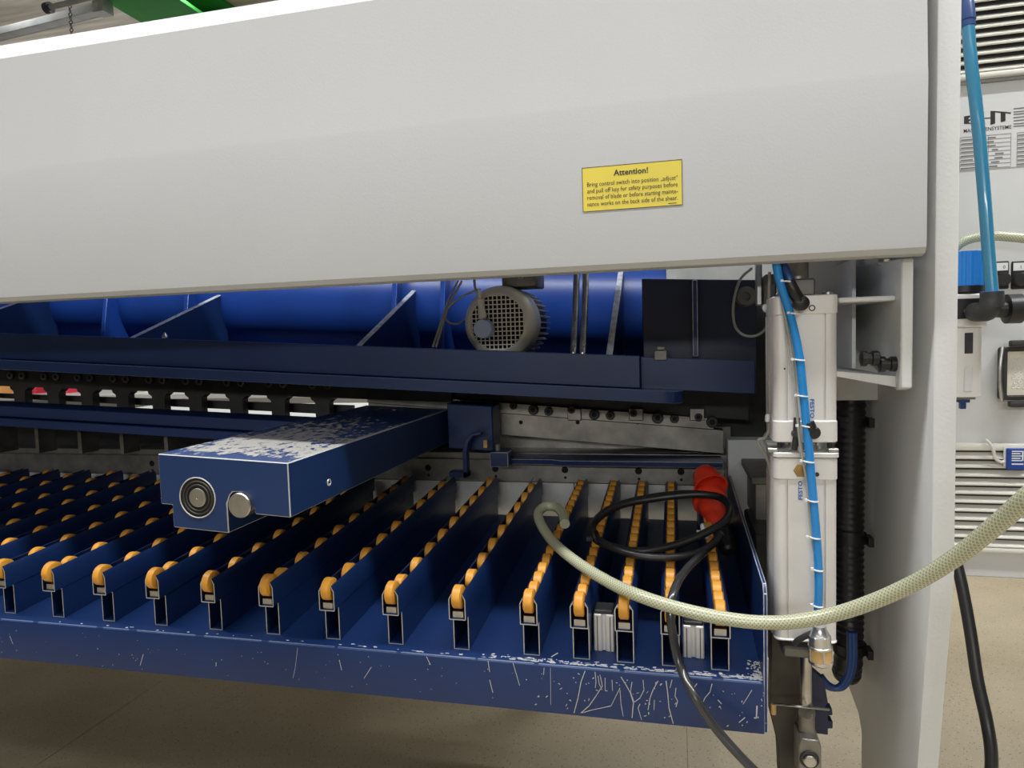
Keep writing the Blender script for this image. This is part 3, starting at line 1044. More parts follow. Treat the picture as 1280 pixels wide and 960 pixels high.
# cables of the motor
o = MB().tube([at(592, 340, 1.72), at(594, 360, 1.66), at(598, 368, 1.648)], 0.0032, 8).build('encoder_cable', 'cable_grey')
tag(o, 'short thin cable rising from the plug on the motor encoder', 'cable')
o = MB().tube([at(600, 362, 1.66), at(585, 367, 1.68), at(567, 378, 1.70), at(556, 392, 1.70), at(560, 402, 1.70), at(572, 405, 1.71), at(582, 398, 1.74)], 0.0030, 8).build('looped_cable', 'cable_grey')
tag(o, 'thin grey cable looping to the side of the motor', 'cable')
for k, (dx, lab) in enumerate(((0, 'outer'), (5, 'inner'))):
    o = MB().tube([at(572 + dx, 352, 1.80), at(562 + dx * 0.8, 372, 1.74), at(555 + dx * 0.5, 392, 1.69), at(541 + dx * 0.8, 434, 1.64)], 0.0030, 8).build('beam_cable', 'cable_grey')
    tag(o, 'thin grey cable slanting down to the blue beam beside the motor', 'cable', 'slanting motor cables')
for k, px in enumerate((719, 730.5)):
    o = MB().tube([at(px + 2, 335, 1.90), at(px + 1, 370, 1.80), at(px, 400, 1.72), at(px - 2, 438, 1.645), at(px - 2, 446, 1.64)], 0.0088, 14, rib=(0.0032, 0.0016)).build('metal_conduit', 'steel')
    tag(o, ('ribbed metal conduit before the blue wall, the one nearer the motor', 'ribbed metal conduit before the blue wall, the one farther from the motor')[k], 'conduit', 'pair of metal conduits')

# ================================================================== sheet support table with roller rails
XT0, XT1 = -2.75, 0.130
ZT = 0.7465
tb = thing('support_table', (-1.2, YT, 0.66), 'blue sheet support table with rows of orange rollers', 'support table')
mb = MB()
mb.prism([(YT, 0.662), (YT, ZT - 0.006), (YT + 0.0015, ZT - 0.002), (YT + 0.006, ZT), (1.84, ZT), (1.84, ZT - 0.006), (YT + 0.006, ZT - 0.006), (YT + 0.006, 0.662)], 'x', XT0, XT1)
mb.v = [(x, y, z + (SL * (y - YT) if z > 0.7 else 0)) for x, y, z in mb.v]
mb.build('table_sheet', 'blue_paint', tb, smooth=40)
# right end plate
mb = MB()
mb.prism([(YT + 0.0005, 0.664), (YT + 0.0005, 0.890), (YT + 0.012, 0.903), (1.80, 0.935), (1.84, 0.90), (1.84, 0.80), (1.30, 0.664)], 'x', XT1, XT1 + 0.006)
mb.build('end_cheek', ['blue_paint', 'worn_and_lit_edge'], tb, bevel=0.0012, bmat=1)

# one rail profile: channel with sloping lips, open at the top, bare metal at the cut end
hw = 0.0155
cho = [(-hw, 0.847), (-hw, 0.811), (-hw + 0.001, 0.810), (hw - 0.001, 0.810), (hw, 0.811), (hw, 0.847), (0.0100, 0.857), (0.0091, 0.8558), (hw - 0.0018, 0.8463), (hw - 0.0018, 0.8118), (-hw + 0.0018, 0.8118), (-hw + 0.0018, 0.8463), (-0.0091, 0.8558), (-0.0100, 0.857)]


def rail_mesh():
    mb = MB()
    mb.prism(cho, 'y', YT + 0.006, 1.83, 0, 1)
    lw = 0.0145
    mb.ring_prism([(-lw, 0.7472), (lw, 0.7472), (lw, 0.8096), (-lw, 0.8096)], [(-lw + 0.0018, 0.749), (lw - 0.0018, 0.749), (lw - 0.0018, 0.8078), (-lw + 0.0018, 0.8078)], 'y', YT + 0.024, 1.82, 0, 1)
    mb.slope()
    return mb.mesh('roller_rail', ['blue_clean', 'rail_cut'], (0, 0, 0), smooth=30)


simple('rail_cut', (0.50, 0.50, 0.48), 0.4, 0.5)
RAIL = rail_mesh()
RR = 0.0205


def roller_mesh():
    mb = MB()
    w2 = 0.0085
    mb.lathe((-w2, 0, 0), (1, 0, 0), [(0, RR - 0.0025), (0.0018, RR), (2 * w2 - 0.0018, RR), (2 * w2, RR - 0.0025)], 20)
    mb.lathe((-0.0118, 0, 0), (1, 0, 0), [(0, 0.004), (0.0236, 0.004)], 8, 1)
    return mb.mesh('roller', ['orange_roller', 'steel'], (0, 0, 0), smooth=40)


ROLL = roller_mesh()


def axle_clip_mesh():
    mb = MB()
    mb.box(-0.0095, 0.0095, YT + 0.010, YT + 0.016, 0.8125, 0.8235)
    mb.slope()
    return mb.mesh('end_clip', ['steel'], (0, 0, 0), smooth=0)


CLIP = axle_clip_mesh()


def hook_mesh():
    mb = MB()
    mb.tube([(0.010, YT + 0.10, 0.806), (0.010, YT + 0.10, 0.785), (0.004, YT + 0.10, 0.776), (-0.004, YT + 0.10, 0.773), (-0.009, YT + 0.10, 0.776)], 0.0022, 8)
    mb.slope()
    return mb.mesh('wire_hook', ['steel'], (0, 0, 0))


def foot_mesh():
    mb = MB()
    mb.box(-0.0125, 0.0125, YT + 0.10, YT + 0.16, 0.765, 0.772)
    mb.box(-0.0125, 0.0125, YT + 0.13, YT + 0.16, 0.752, 0.758)
    mb.slope()
    return mb.mesh('cross_bar', ['grimy_steel'], (0, 0, 0), smooth=0)


HOOK = hook_mesh()
FOOT = foot_mesh()
TL = Vector(tb.location)


def link(name, me, parent, loc):
    o = bpy.data.objects.new(name, me)
    COL.objects.link(o)
    o.parent = parent
    o.location = loc
    return o


rails = [(-0.251 - 0.1259 * k, 'even' if k % 2 == 0 else 'odd') for k in range(1, 19)]
rails += [(-0.249, 'dense'), (-0.162, 'dense'), (-0.0875, 'dense'), (-0.013, 'dense'), (0.0655, 'dense')]
for x, kind in rails:
    ra = link('roller_rail', RAIL, tb, Vector((x, 0, 0)) - TL)
    if kind == 'even':
        ys = [1.118, 1.160] + [1.160 + 0.0803 * k for k in range(1, 9)]
    elif kind == 'odd':
        ys = [1.118] + [1.118 + 0.0803 * k for k in range(1, 9)]
    else:
        ys = [1.118 + 0.0425 * k for k in range(17)]
    for y in ys:
        link('roller', ROLL, ra, (0, y, (0.847 if y < 1.12 else 0.8415) + SL * (y - YT)))
    link('end_clip', CLIP, ra, (0, 0, 0))
    link('wire_hook' if kind != 'dense' else 'cross_bar', HOOK if kind != 'dense' else FOOT, ra, (0, 0, 0))

# slotted aluminium blocks between the close-set rails
for px, py0, py1 in ((756.5, 764, 817), (867, 778, 826)):
    P0 = at(px, py1, 1.17); P1 = at(px, py0, 1.17)
    zb0 = ZT + SL * 0.05; zt = P1.z
    x = P0.x
    w2 = 0.0175
    prof_ = [(-w2, 0), (-0.003, 0), (-0.003, 0.004), (0.003, 0.004), (0.003, 0), (w2, 0), (w2, 0.04), (-w2, 0.04)]
    mb = MB().prism([(x + a, 1.155 + b) for a, b in prof_], 'z', zb0, zt)
    e = mb.build('slotted_block', 'aluminium', tb, bevel=0.0018)
    MB().box(x - w2 + 0.001, x + w2 - 0.001, 1.157, 1.194, zt, zt + 0.007).build('block_cap', 'dark_iron', e, bevel=0.002)
    for dx in (-0.011, 0.011):
        MB().box(x + dx - 0.0008, x + dx + 0.0008, 1.1543, 1.156, zb0, zt - 0.004).build('block_groove', 'grimy_steel', e, smooth=0)

# scratches and chipped paint on the table front
mb = MB()


def scratch(pts, wd):
    ps = [at(px, py, YT - 0.0003) for px, py in pts]
    for a, b in zip(ps[:-1], ps[1:]):
        d_ = (b - a).normalized()
        n_ = Vector((-d_.z, 0, d_.x)) * (wd / 2)
        q = [a - n_, b - n_ * 0.8, b + n_ * 0.8, a + n_]
        back = [v + Vector((0, 0.0004, 0)) for v in q]
        mb.add(q + back, [(0, 1, 2, 3), (0, 4, 5, 1), (1, 5, 6, 2), (2, 6, 7, 3), (3, 7, 4, 0)])


def C5(*p):     # points read from a 4x crop whose corner is (640, 700)
    return [(640 + a / 4, 700 + b / 4) for a, b in p]


scr = [
    (C5((365, 555), (345, 610), (330, 690), (310, 765)), 0.0011),
    (C5((415, 560), (420, 610), (416, 640)), 0.0009), (C5((440, 575), (452, 630), (420, 680), (385, 730), (345, 765)), 0.0010),
    (C5((540, 640), (495, 730), (400, 750), (350, 765)), 0.0008), (C5((545, 585), (570, 625), (592, 665), (607, 715), (600, 790)), 0.0012),
    (C5((600, 610), (592, 660), (610, 710)), 0.0010), (C5((655, 600), (660, 650), (640, 690), (610, 712)), 0.0009),
    (C5((730, 605), (705, 650), (690, 690), (680, 750)), 0.0011), (C5((770, 605), (778, 660), (785, 740), (806, 818)), 0.0012),
    (C5((820, 640), (815, 680), (828, 705), (820, 735)), 0.0010), (C5((800, 600), (790, 640)), 0.001),
    (C5((925, 618), (898, 655)), 0.0009), (C5((1000, 620), (990, 660), (965, 690), (950, 722)), 0.0009),
    (C5((1030, 700), (1048, 720)), 0.0012), (C5((1200, 650), (1155, 722)), 0.0007), (C5((1165, 788), (1135, 813)), 0.0011),
    (C5((540, 650), (545, 720), (556, 782)), 0.0008), (C5((712, 700), (710, 750)), 0.0008), (C5((640, 720), (630, 740)), 0.0010),
    (C5((160, 540), (158, 575)), 0.0008), (C5((192, 540), (194, 725)), 0.0005), (C5((5, 515), (38, 628)), 0.0008),
    (C5((230, 465), (195, 485)), 0.0012), (C5((1225, 730), (1222, 790), (1210, 790)), 0.0018), (C5((500, 600), (503, 655)), 0.0008),
    (C5((465, 590), (466, 655)), 0.0008), (C5((630, 740), (648, 800)), 0.0008), (C5((430, 580), (436, 620), (450, 650)), 0.0009),
    ([(424, 825), (427, 838)], 0.0009), ([(464, 834), (455, 848)], 0.0009), ([(372, 810), (369, 835), (366, 848)], 0.0005),
    ([(533, 821), (538, 831)], 0.0009), ([(610, 826), (612, 840)], 0.0010), ([(612, 850), (616, 866)], 0.0010), ([(179, 818), (175, 832)], 0.0009),
    ([(270, 828), (270, 833)], 0.0012), ([(12, 795), (16, 805)], 0.0006),
]
for pts, wd in scr:
    scratch(pts, wd * 1.25)
for k in range(70):
    px = 640 + 320 * random.random() ** 0.8
    py0 = 826 + (px - 640) * 0.0935
    py = py0 + 8 + random.random() * 48
    l_ = random.uniform(0.6, 3.2)
    a = random.uniform(0, 3.1)
    scratch([(px, py), (px + l_ * math.cos(a), py + l_ * math.sin(a))], random.uniform(0.0006, 0.0018))
for k in range(60):
    px = 640 * random.random()
    py = 775 + px * 0.081 + 6 + random.random() * 42
    l_ = random.uniform(0.4, 1.6)
    a = random.uniform(0, 3.1)
    scratch([(px, py), (px + l_ * math.cos(a), py + l_ * math.sin(a))], random.uniform(0.0005, 0.0012))
o = mb.build('paint_scratches', 'bare_primer', tb, smooth=0)
o['kind'] = 'stuff'
# chips worn through along the front edge
mb = MB()


def chip(x, y, rx, ry):
    n_ = 7
    zz = ZT + SL * (y - YT) + 0.0003
    ring = []
    for k in range(n_):
        a = 2 * math.pi * k / n_
        q = random.uniform(0.5, 1.2)
        yy_ = max(YT + 0.0055, y + ry * q * math.sin(a))
        ring.append((x + rx * q * math.cos(a), yy_, ZT + SL * (yy_ - YT) + 0.0003))
    mb.add(ring + [(a, b, c - 0.0006) for a, b, c in ring], [tuple(range(n_))] + [(k, (k + 1) % n_, n_ + (k + 1) % n_, n_ + k) for k in range(n_)])


for k in range(290):
    x = XT1 - 0.002 - 0.46 * random.random() ** 1.2 if k < 255 else random.uniform(-1.4, 0.1)
    y = YT + 0.0065 + abs(random.gauss(0, 0.005 if k < 255 else 0.003))
    chip(x, y, random.uniform(0.001, 0.006), random.uniform(0.0006, 0.0025))
for k in range(60):
    chip(XT1 - abs(random.gauss(0, 0.010)), YT + 0.008 + random.random() * 0.055, random.uniform(0.0008, 0.003), random.uniform(0.001, 0.004))
o = mb.build('edge_chips', 'bare_primer', tb, smooth=0)
o['kind'] = 'stuff'
# bright worn line along the bent edge
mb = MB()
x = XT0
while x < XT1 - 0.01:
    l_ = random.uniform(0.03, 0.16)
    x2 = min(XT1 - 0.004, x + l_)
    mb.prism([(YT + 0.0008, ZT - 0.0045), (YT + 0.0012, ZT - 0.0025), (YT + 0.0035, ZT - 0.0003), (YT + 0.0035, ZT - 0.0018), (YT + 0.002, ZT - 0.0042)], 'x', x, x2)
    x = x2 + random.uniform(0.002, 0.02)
o = mb.build('edge_wear', 'edge_dull_blue', tb, smooth=0)
o['kind'] = 'stuff'

# ================================================================== pneumatic cylinders
CX0, CX1 = 0.156, 0.253
CW = CX1 - CX0
ccx = (CX0 + CX1) / 2
YC = 1.17                   # front face


def barrel_profile(w_, y0):
    h = w_ / 2
    s_ = 0.018
    g = 0.0018
    r = 0.012
    pts = []
    # start front left going right (y0 is the front), slots near both sides
    pts += [(-h + r, y0), (-h + s_, y0), (-h + s_, y0 + 0.004), (-h + s_ + 2 * g, y0 + 0.004), (-h + s_ + 2 * g, y0)]
    pts += [(h - s_ - 2 * g, y0), (h - s_ - 2 * g, y0 + 0.004), (h - s_, y0 + 0.004), (h - s_, y0), (h - r, y0)]
    for k in range(1, 5):
        a = math.radians(-90 + 90 * k / 4)
        pts.append((h - r + r * math.cos(a), y0 + r + r * math.sin(a)))
    pts += [(h, y0 + w_), (-h, y0 + w_)]
    for k in range(0, 4):
        a = math.radians(180 + 90 * k / 4)
        pts.append((-h + r + r * math.cos(a), y0 + r + r * math.sin(a)))
    return pts


def cyl_unit(z_top, z_cap1, z_cap0, z_bot, lab, text_z, rot, brass):
    t = thing('pneumatic_cylinder', (ccx, YC + CW / 2, z_bot), lab, 'pneumatic cylinder')
    MB().prism([(ccx + a, b) for a, b in barrel_profile(CW, YC + 0.002)], 'z', z_cap0, z_cap1).build('barrel', 'aluminium', t, smooth=30)
    for a, b in ((z_cap1, z_top), (z_bot, z_cap0)):
        if b - a > 0.003:
            e = MB().prism(rrect(ccx, YC + CW / 2, CW + 0.001, CW + 0.001, 0.010), 'z', a, b).build('end_cap', 'aluminium', t, bevel=0.0015)
            for sx_ in (-1, 1):
                MB().lathe((ccx + sx_ * (CW / 2 - 0.013), YC + 0.013, b), (0, 0, 1), [(0, 0.008), (0.004, 0.008), (0.005, 0.007)], 12).build('tie_bolt', 'steel', e)
    # maker's print
    mb = MB()
    if rot > 0:
        text_add(mb, 'FESTO', (text_z[0], YC + 0.0018, text_z[1]), (0, 0, -1), (1, 0, 0), width=0.031, size=0.0085, bold=0.03)
    else:
        text_add(mb, 'FESTO', (text_z[0], YC + 0.0018, text_z[1]), (0, 0, 1), (-1, 0, 0), width=0.031, size=0.0085, bold=0.03)
    mb.build('lettering', 'festo_blue', t, smooth=0)
    return t


zpx = lambda py: at(1008, py, YC).z
P = at(1013, 499, YC)
cu_ = cyl_unit(zpx(369), zpx(393), zpx(526), zpx(553), 'upper grey aluminium cylinder of the stacked pair, elbow fitting on its cap', (P.x, P.z), 1, False)
P = at(1003, 625, YC)
cl_ = cyl_unit(zpx(573), zpx(600), zpx(800), zpx(803), 'lower grey aluminium cylinder of the stacked pair, above the piston rod', (P.x, P.z), -1, True)
# flange neck between both
mb = MB()
mb.lathe((ccx, YC + CW / 2, zpx(573)), (0, 0, 1), [(0, 0.036), (zpx(553) - zpx(573), 0.036)], 28)
mb.build('neck_ring', 'alu_bright', cl_)
MB().prism(rrect(ccx, YC + CW / 2, CW + 0.004, CW + 0.004, 0.008), 'z', zpx(572), zpx(566)).build('neck_flange', 'aluminium', cl_, bevel=0.001)
for sx_ in (-1, 1):
    MB().box(ccx + sx_ * 0.046 - 0.012, ccx + sx_ * 0.046 + 0.004, YC + 0.002, YC + 0.02, zpx(566), zpx(561)).build('tie_nut', 'steel', cl_, bevel=0.001)
    MB().lathe((ccx + sx_ * 0.038, YC + 0.012, zpx(561)), (0, 0, 1), [(0, 0.004), (zpx(553) - zpx(561), 0.004)], 8).build('tie_stud', 'dark_iron', cl_)
# small screws and plugs on the caps
P = at(1015, 385, YC)
mb = MB(); mb.torus((P.x, YC, P.z), (0, 1, 0), 0.0042, 0.0012, 14, 6); mb.lathe((P.x, YC + 0.001, P.z), (0, -1, 0), [(0, 0.0025), (0.0012, 0.0025)], 6)
mb.build('needle_screw', 'dark_iron', cu_)
P = at(1001, 588, YC)
MB().lathe((P.x, YC + 0.0005, P.z), (0, -1, 0), [(0, 0.0115), (0.002, 0.0115), (0.003, 0.010)], 6).build('port_plug', 'brass', cl_)
P = at(1021, 593, YC)
MB().lathe((P.x, YC + 0.0005, P.z), (0, -1, 0), [(0, 0.004), (0.002, 0.0035)], 12).build('needle_screw', 'dark_iron', cl_)
P = at(981, 461, YC)
MB().lathe((P.x, YC + 0.0023, P.z), (0, -1, 0), [(0, 0.0014), (0.0006, 0.0014)], 8).build('pin_hole', 'hole_black', cu_)
# elbow on the upper cap
pe = at(1001, 379, YC - 0.010)
mb = MB()
mb.tube([at(986, 352, YC - 0.012), at(992, 364, YC - 0.014), pe], 0.0095, 14)
mb.lathe(pe + Vector((0, -0.010, 0)), (0, 1, 0), [(0, 0.009), (0.002, 0.012), (0.022, 0.012)], 16)
mb.build('elbow_fitting', 'black_plastic', cu_)
# dark block above upper cylinder
mb = MB().box(0.178, 0.225, YC + 0.03, YC + 0.09, zpx(369), zpx(346))
mb.build('rod_coupling', 'grimy_steel', cu_, bevel=0.003)
mb = MB().lathe((0.202, YC + 0.055, zpx(346)), (0, 0, 1), [(0, 0.017), (0.09, 0.017)], 18)
mb.build('upper_rod', 'machined_steel', cu_)
# fitting by the joint
pf = at(1016, 540, YC - 0.010)
mb = MB()
mb.lathe(pf + Vector((0, -0.010, 0)), (0, 1, 0), [(0, 0.008), (0.002, 0.0105), (0.022, 0.0105)], 16)
mb.tube([pf, at(1014, 535, YC - 0.014), at(1011, 528, YC - 0.014)], 0.0085, 12)
mb.build('elbow_fitting', 'black_plastic', cu_)
mb = MB()
mb.tube([at(996, 522, YC - 0.004), at(995, 545, YC - 0.006), at(993, 562, YC - 0.004)], 0.0050, 10)
mb.lathe(at(995, 543, YC - 0.012), (0, 1, 0), [(0, 0.005), (0.012, 0.006)], 10)
mb.build('sensor', 'dark_iron', cu_)
# rod, fork head and pivot under the lower cylinder
rx = at(1009, 850, YC + 0.03).x
zr = lambda py: at(1009, py, YC + 0.03).z
MB().box(ccx - 0.035, ccx + 0.030, YC + 0.004, YC + CW, zr(815), zr(802)).build('lower_cap', 'grimy_steel', cl_, bevel=0.003)
MB().lathe((rx, YC + 0.04, zr(885)), (0, 0, 1), [(0, 0.0095), (zr(805) - zr(885), 0.0095)], 20).build('piston_rod', 'steel', cl_)
MB().lathe((rx, YC + 0.04, zr(897)), (0, 0, 1), [(0, 0.0150), (0.004, 0.0155), (zr(893) - zr(897) + 0.006, 0.0150), (zr(884) - zr(897), 0.012)], 6).build('lock_nut', 'grimy_steel', cl_)
MB().lathe((rx + 0.001, YC + 0.04, zr(919)), (0, 0, 1), [(0, 0.0130), (zr(892) - zr(919), 0.0130)], 24).build('rod_end', 'machined_steel', cl_)
fk = MB().prism([(rx - 0.0165, zr(990)), (rx + 0.019, zr(990)), (rx + 0.019, zr(925)), (rx + 0.016, zr(917)), (rx - 0.014, zr(917)), (rx - 0.0165, zr(925))], 'y', YC + 0.012, YC + 0.065).build('fork_head', 'machined_steel', cl_, bevel=0.002)
pv = at(1012, 950, YC + 0.01)
mb = MB()
mb.torus((pv.x, YC + 0.011, pv.z), (0, 1, 0), 0.0138, 0.0020, 26, 6)
mb.build('circlip', 'dark_iron', cl_)
MB().lathe((pv.x, YC + 0.013, pv.z), (0, -1, 0), [(0, 0.0105), (0.008, 0.0105), (0.0095, 0.009)], 24).build('pivot_pin', 'steel', cl_)
# linkage lever behind the rod
lv = thing('linkage_lever', (0.20, 1.30, 0.45), 'dark steel linkage lever behind the piston rod, beside the table end', 'lever')
mb = MB()
L_ = lambda px, py: (at(px, py, 1.27).x, at(px, py, 1.27).z)
mb.prism([L_(964, 790), L_(1001, 800), L_(1003, 905), L_(998, 912), L_(997, 1010), L_(976, 1010), L_(972, 930), L_(962, 890)], 'y', 1.27, 1.30)
mb.build('lever_plate', 'dark_bronze', lv, bevel=0.002)
mb = MB()
mb.prism([L_(1016, 838), L_(1030, 850), L_(1035, 878), L_(1032, 884), L_(1040, 886), L_(1041, 894), L_(1035, 895), L_(1035, 901), L_(1041, 902), L_(1041, 911), L_(1035, 911), L_(1035, 919), L_(1020, 917), L_(1012, 880)], 'y', 1.27, 1.29)
mb.build('ratchet_plate', 'dark_navy', lv, bevel=0.001)
MB().tube([at(967, 880, 1.22), at(1000, 883, 1.19), at(1036, 887, 1.22)], 0.0022, 8).build('cross_pin', 'steel', lv)
mb = MB()
P = at(967, 884, 1.22)
mb.lathe((P.x, P.y, P.z - 0.012), (0, 0, 1), [(0, 0.0045), (0.018, 0.0045)], 12)
mb.build('pin_handle', 'bronze_felt', lv)
# exhaust silencer
si = thing('exhaust_silencer', tuple(at(1026, 830, YC - 0.02)), 'silver exhaust silencer with bronze filter ring below the blue tube', 'silencer')
q0 = at(1026, 828, YC - 0.02)
axs = (at(1024, 783, YC - 0.02) - q0)
mb = MB(); mb.lathe(q0 + axs * 0.42, axs, [(0, 0.0185), (0.003, 0.0185), (0.004, 0.0172), (0.020, 0.0168), (0.022, 0.0150), (0.030, 0.0110), (0.036, 0.0100)], 24)
mb.build('silencer_body', 'alu_bright', si)
mb = MB(); mb.lathe(q0 + axs * 0.08, axs, [(0, 0.0165), (0.021, 0.0165)], 24)
mb.build('filter_ring', 'bronze_felt', si)
mb = MB(); mb.lathe(q0, axs, [(-0.003, 0.015), (0, 0.0188), (0.005, 0.0188)], 24)
for k in range(5):
    a = 2 * math.pi * k / 5 + 0.4
    ez = axs.normalized(); e1 = ez.cross(Vector((0, 1, 0))).normalized(); e2 = ez.cross(e1)
    b_ = q0 + (e1 * math.cos(a) + e2 * math.sin(a)) * 0.0172
    mb.cyl(b_, b_ + axs * 0.45, 0.0016, n=6)
mb.build('silencer_cage', 'alu_bright', si)
mb = MB()
mb.tube([at(1018, 790, YC - 0.018), at(1007, 795, YC - 0.015), at(998, 800, YC - 0.012), at(993, 805, YC - 0.01)], 0.0048, 10)
mb.build('side_fitting', 'dark_iron', si)

# ------------------------------------------------------------------ tubes along the cylinders
yb = YC - 0.014
bt_ = thing('blue_air_tube', tuple(at(1023, 762, yb)), 'bright blue air tube tied along the front of both cylinders', 'air tube')
path = [(969, 318), (973, 345), (981, 372), (990, 402), (999, 445), (1004, 490), (1008, 530), (1011, 560), (1014, 595), (1018, 640), (1022, 690), (1023.5, 730), (1022.5, 765)]
MB().tube([at(px, py, yb) for px, py in path], 0.0066, 14).build('tube', 'blue_tube', bt_)
for px, py, w_ in ((984, 352, 14), (992, 392, 14), (999, 450, 18), (1003, 495, 17), (1009, 533, 26), (1011, 577, 20), (1016, 626, 18), (1019, 672, 20), (1022, 712, 14), (1022, 757, 15)):
    c_ = at(px, py, yb)
    mb = MB()
    mb.torus(c_, (0.12, 0, 1), 0.0076, 0.0014, 18, 6)
    h_ = at(px - w_ / 2, py - 1, yb - 0.004)
    mb.box(h_.x - 0.0018, h_.x + 0.0022, h_.y - 0.003, h_.y + 0.002, h_.z - 0.0018, h_.z + 0.0018)
    mb.build('cable_tie', 'tie_white', bt_)
o = MB().tube([at(px, py, YC - 0.012) for px, py in ((972, 345), (978, 380), (984, 410), (991, 455), (995, 500), (1000, 555), (1008, 600), (1013, 650), (1016, 680), (1022, 705), (1026, 730), (1027, 752))], 0.0020, 8).build('sensor_cable', 'cable_grey')
tag(o, 'thin grey sensor cable tied beside the bright blue air tube', 'cable')
o = MB().tube([at(975, 325, YC + 0.0), at(985, 345, YC - 0.010), at(990, 358, YC - 0.013)], 0.0075, 12).build('navy_air_tube', 'navy_tube')
tag(o, 'dark blue tube entering the elbow on the upper cylinder', 'air tube')
# loose grey wires left of the cylinders
o = MB().tube([at(px, py, 1.22) for px, py in ((962, 340), (961, 420), (962, 520), (958, 545), (948, 550), (950, 558), (958, 572), (964, 600), (967, 700), (965, 790))], 0.0026, 8).build('loose_wire', 'cable_grey')
tag(o, 'thin grey wire hanging down left of the cylinders with a kink', 'cable')
o = MB().tube([at(px, py, 1.24) for px, py in ((966, 400), (964, 520), (955, 548), (962, 565), (966, 590), (963, 640), (963, 780))], 0.0022, 8).build('hanging_wire', 'cable_grey')
tag(o, 'second thin wire close behind the kinked one by the cylinders', 'cable')
o = MB().tube([at(px, py, 1.60) for px, py in ((940, 335), (925, 350), (917, 378), (918, 405), (928, 418), (943, 420), (956, 412), (962, 395))], 0.0030, 8).build('cable_loop', 'cable_grey')
tag(o, 'grey cable hanging in a loop before the round rubber buffer', 'cable')
vb = thing('valve_fitting', tuple(at(955, 380, 1.26)), 'grimy steel valve fitting tucked under the cover beside the blue tube', 'fitting')
A = at(950, 378, 1.26)
MB().box(A.x - 0.006, A.x + 0.004, 1.26, 1.28, A.z - 0.005, A.z + 0.09).build('fitting_bar', 'steel', vb, bevel=0.002)
A = at(960, 372, 1.25)
MB().box(A.x - 0.006, A.x + 0.014, 1.25, 1.29, A.z - 0.015, A.z + 0.04).build('fitting_body', 'grimy_steel', vb, bevel=0.003)
A = at(959, 385, 1.25)
MB().lathe((A.x, 1.25, A.z), (0, 1, 0), [(0, 0.008), (0.03, 0.008)], 12).build('fitting_nut', 'steel', vb)
A = at(959, 523, 1.2)
o = MB().lathe((A.x, 1.20, A.z - 0.006), (0.1, 0.2, 1), [(0, 0.003), (0.003, 0.004), (0.010, 0.004), (0.013, 0.003)], 12).build('wire_end_sleeve', 'tie_white', vb)

# corrugated black conduit on the inner face of the frame
cc = thing('corrugated_conduit', (0.355, 1.50, 0.45), 'black corrugated conduit clamped upright inside the side frame', 'conduit')
MB().tube([(0.345, 1.49, 1.18), (0.345, 1.50, 0.9), (0.345, 1.50, 0.65), (0.345, 1.52, 0.565)], 0.029, 18, rib=(0.006, 0.003)).build('conduit', 'black_rubber', cc)
for py in (526, 671, 808):
    z = atx(1070, py, 0.345).z
    z = at(1068, py, 1.50).z
    mb = MB()
    mb.ring_prism(rrect(0.345, 1.50, 0.066, 0.066, 0.03), rrect(0.345, 1.50, 0.060, 0.060, 0.027), 'z', z - 0.009, z + 0.009)
    mb.box(0.372, 0.382, 1.46, 1.49, z - 0.009, z + 0.009)
    mb.build('clamp', 'black_plastic', cc)
for k, (dx, m) in enumerate(((0, 'navy_tube'), (4, 'navy_tube'))):
    o = MB().tube([at(px + dx, py, 1.40) for px, py in ((1063, 790), (1063, 825), (1059, 845), (1050, 858), (1040, 860), (1030, 855), (1022, 845))], 0.0065, 10).build('return_tube', m)
    tag(o, ('dark blue air tube curving up behind the silencer, inner of the two', 'dark blue air tube curving up behind the silencer, outer of the two')[k], 'air tube', 'curved dark blue tubes')

# ================================================================== red connector with coiled black cable on the rails
P = at(885, 618, 1.62)
rc = thing('power_connector', tuple(onrail(885, 645, 0.002)), 'red power connector with open flap lying on the rollers', 'connector')
a = at(892, 606, 1.60)
mb = MB()
# open flap cap: a short hollow dome tipped towards the camera
axd = Vector((0.25, -0.75, -0.50)).normalized()
pc = at(884, 600, 1.62)
mb.lathe(pc - axd * 0.030, axd, [(0, 0.016), (0.004, 0.024), (0.012, 0.029), (0.045, 0.036), (0.055, 0.040), (0.055, 0.036), (0.045, 0.033), (0.014, 0.026), (0.012, 0.004)], 28)
mb.build('flap_lid', 'red_plastic', rc)
pb = at(893, 641, 1.555)
axb = Vector((0.15, -0.65, -0.35)).normalized()
mb = MB()
mb.lathe(pb - axb * 0.055, axb, [(0, 0.036), (0.01, 0.039), (0.022, 0.039), (0.024, 0.032), (0.06, 0.028), (0.11, 0.022), (0.13, 0.018)], 28)
mb.build('connector_body', 'red_plastic', rc)
mb = MB()
mb.lathe(pb + axb * 0.055, axb, [(0, 0.024), (0.035, 0.022), (0.06, 0.016), (0.065, 0.010)], 20)
mb.build('cable_gland', 'black_plastic', rc)

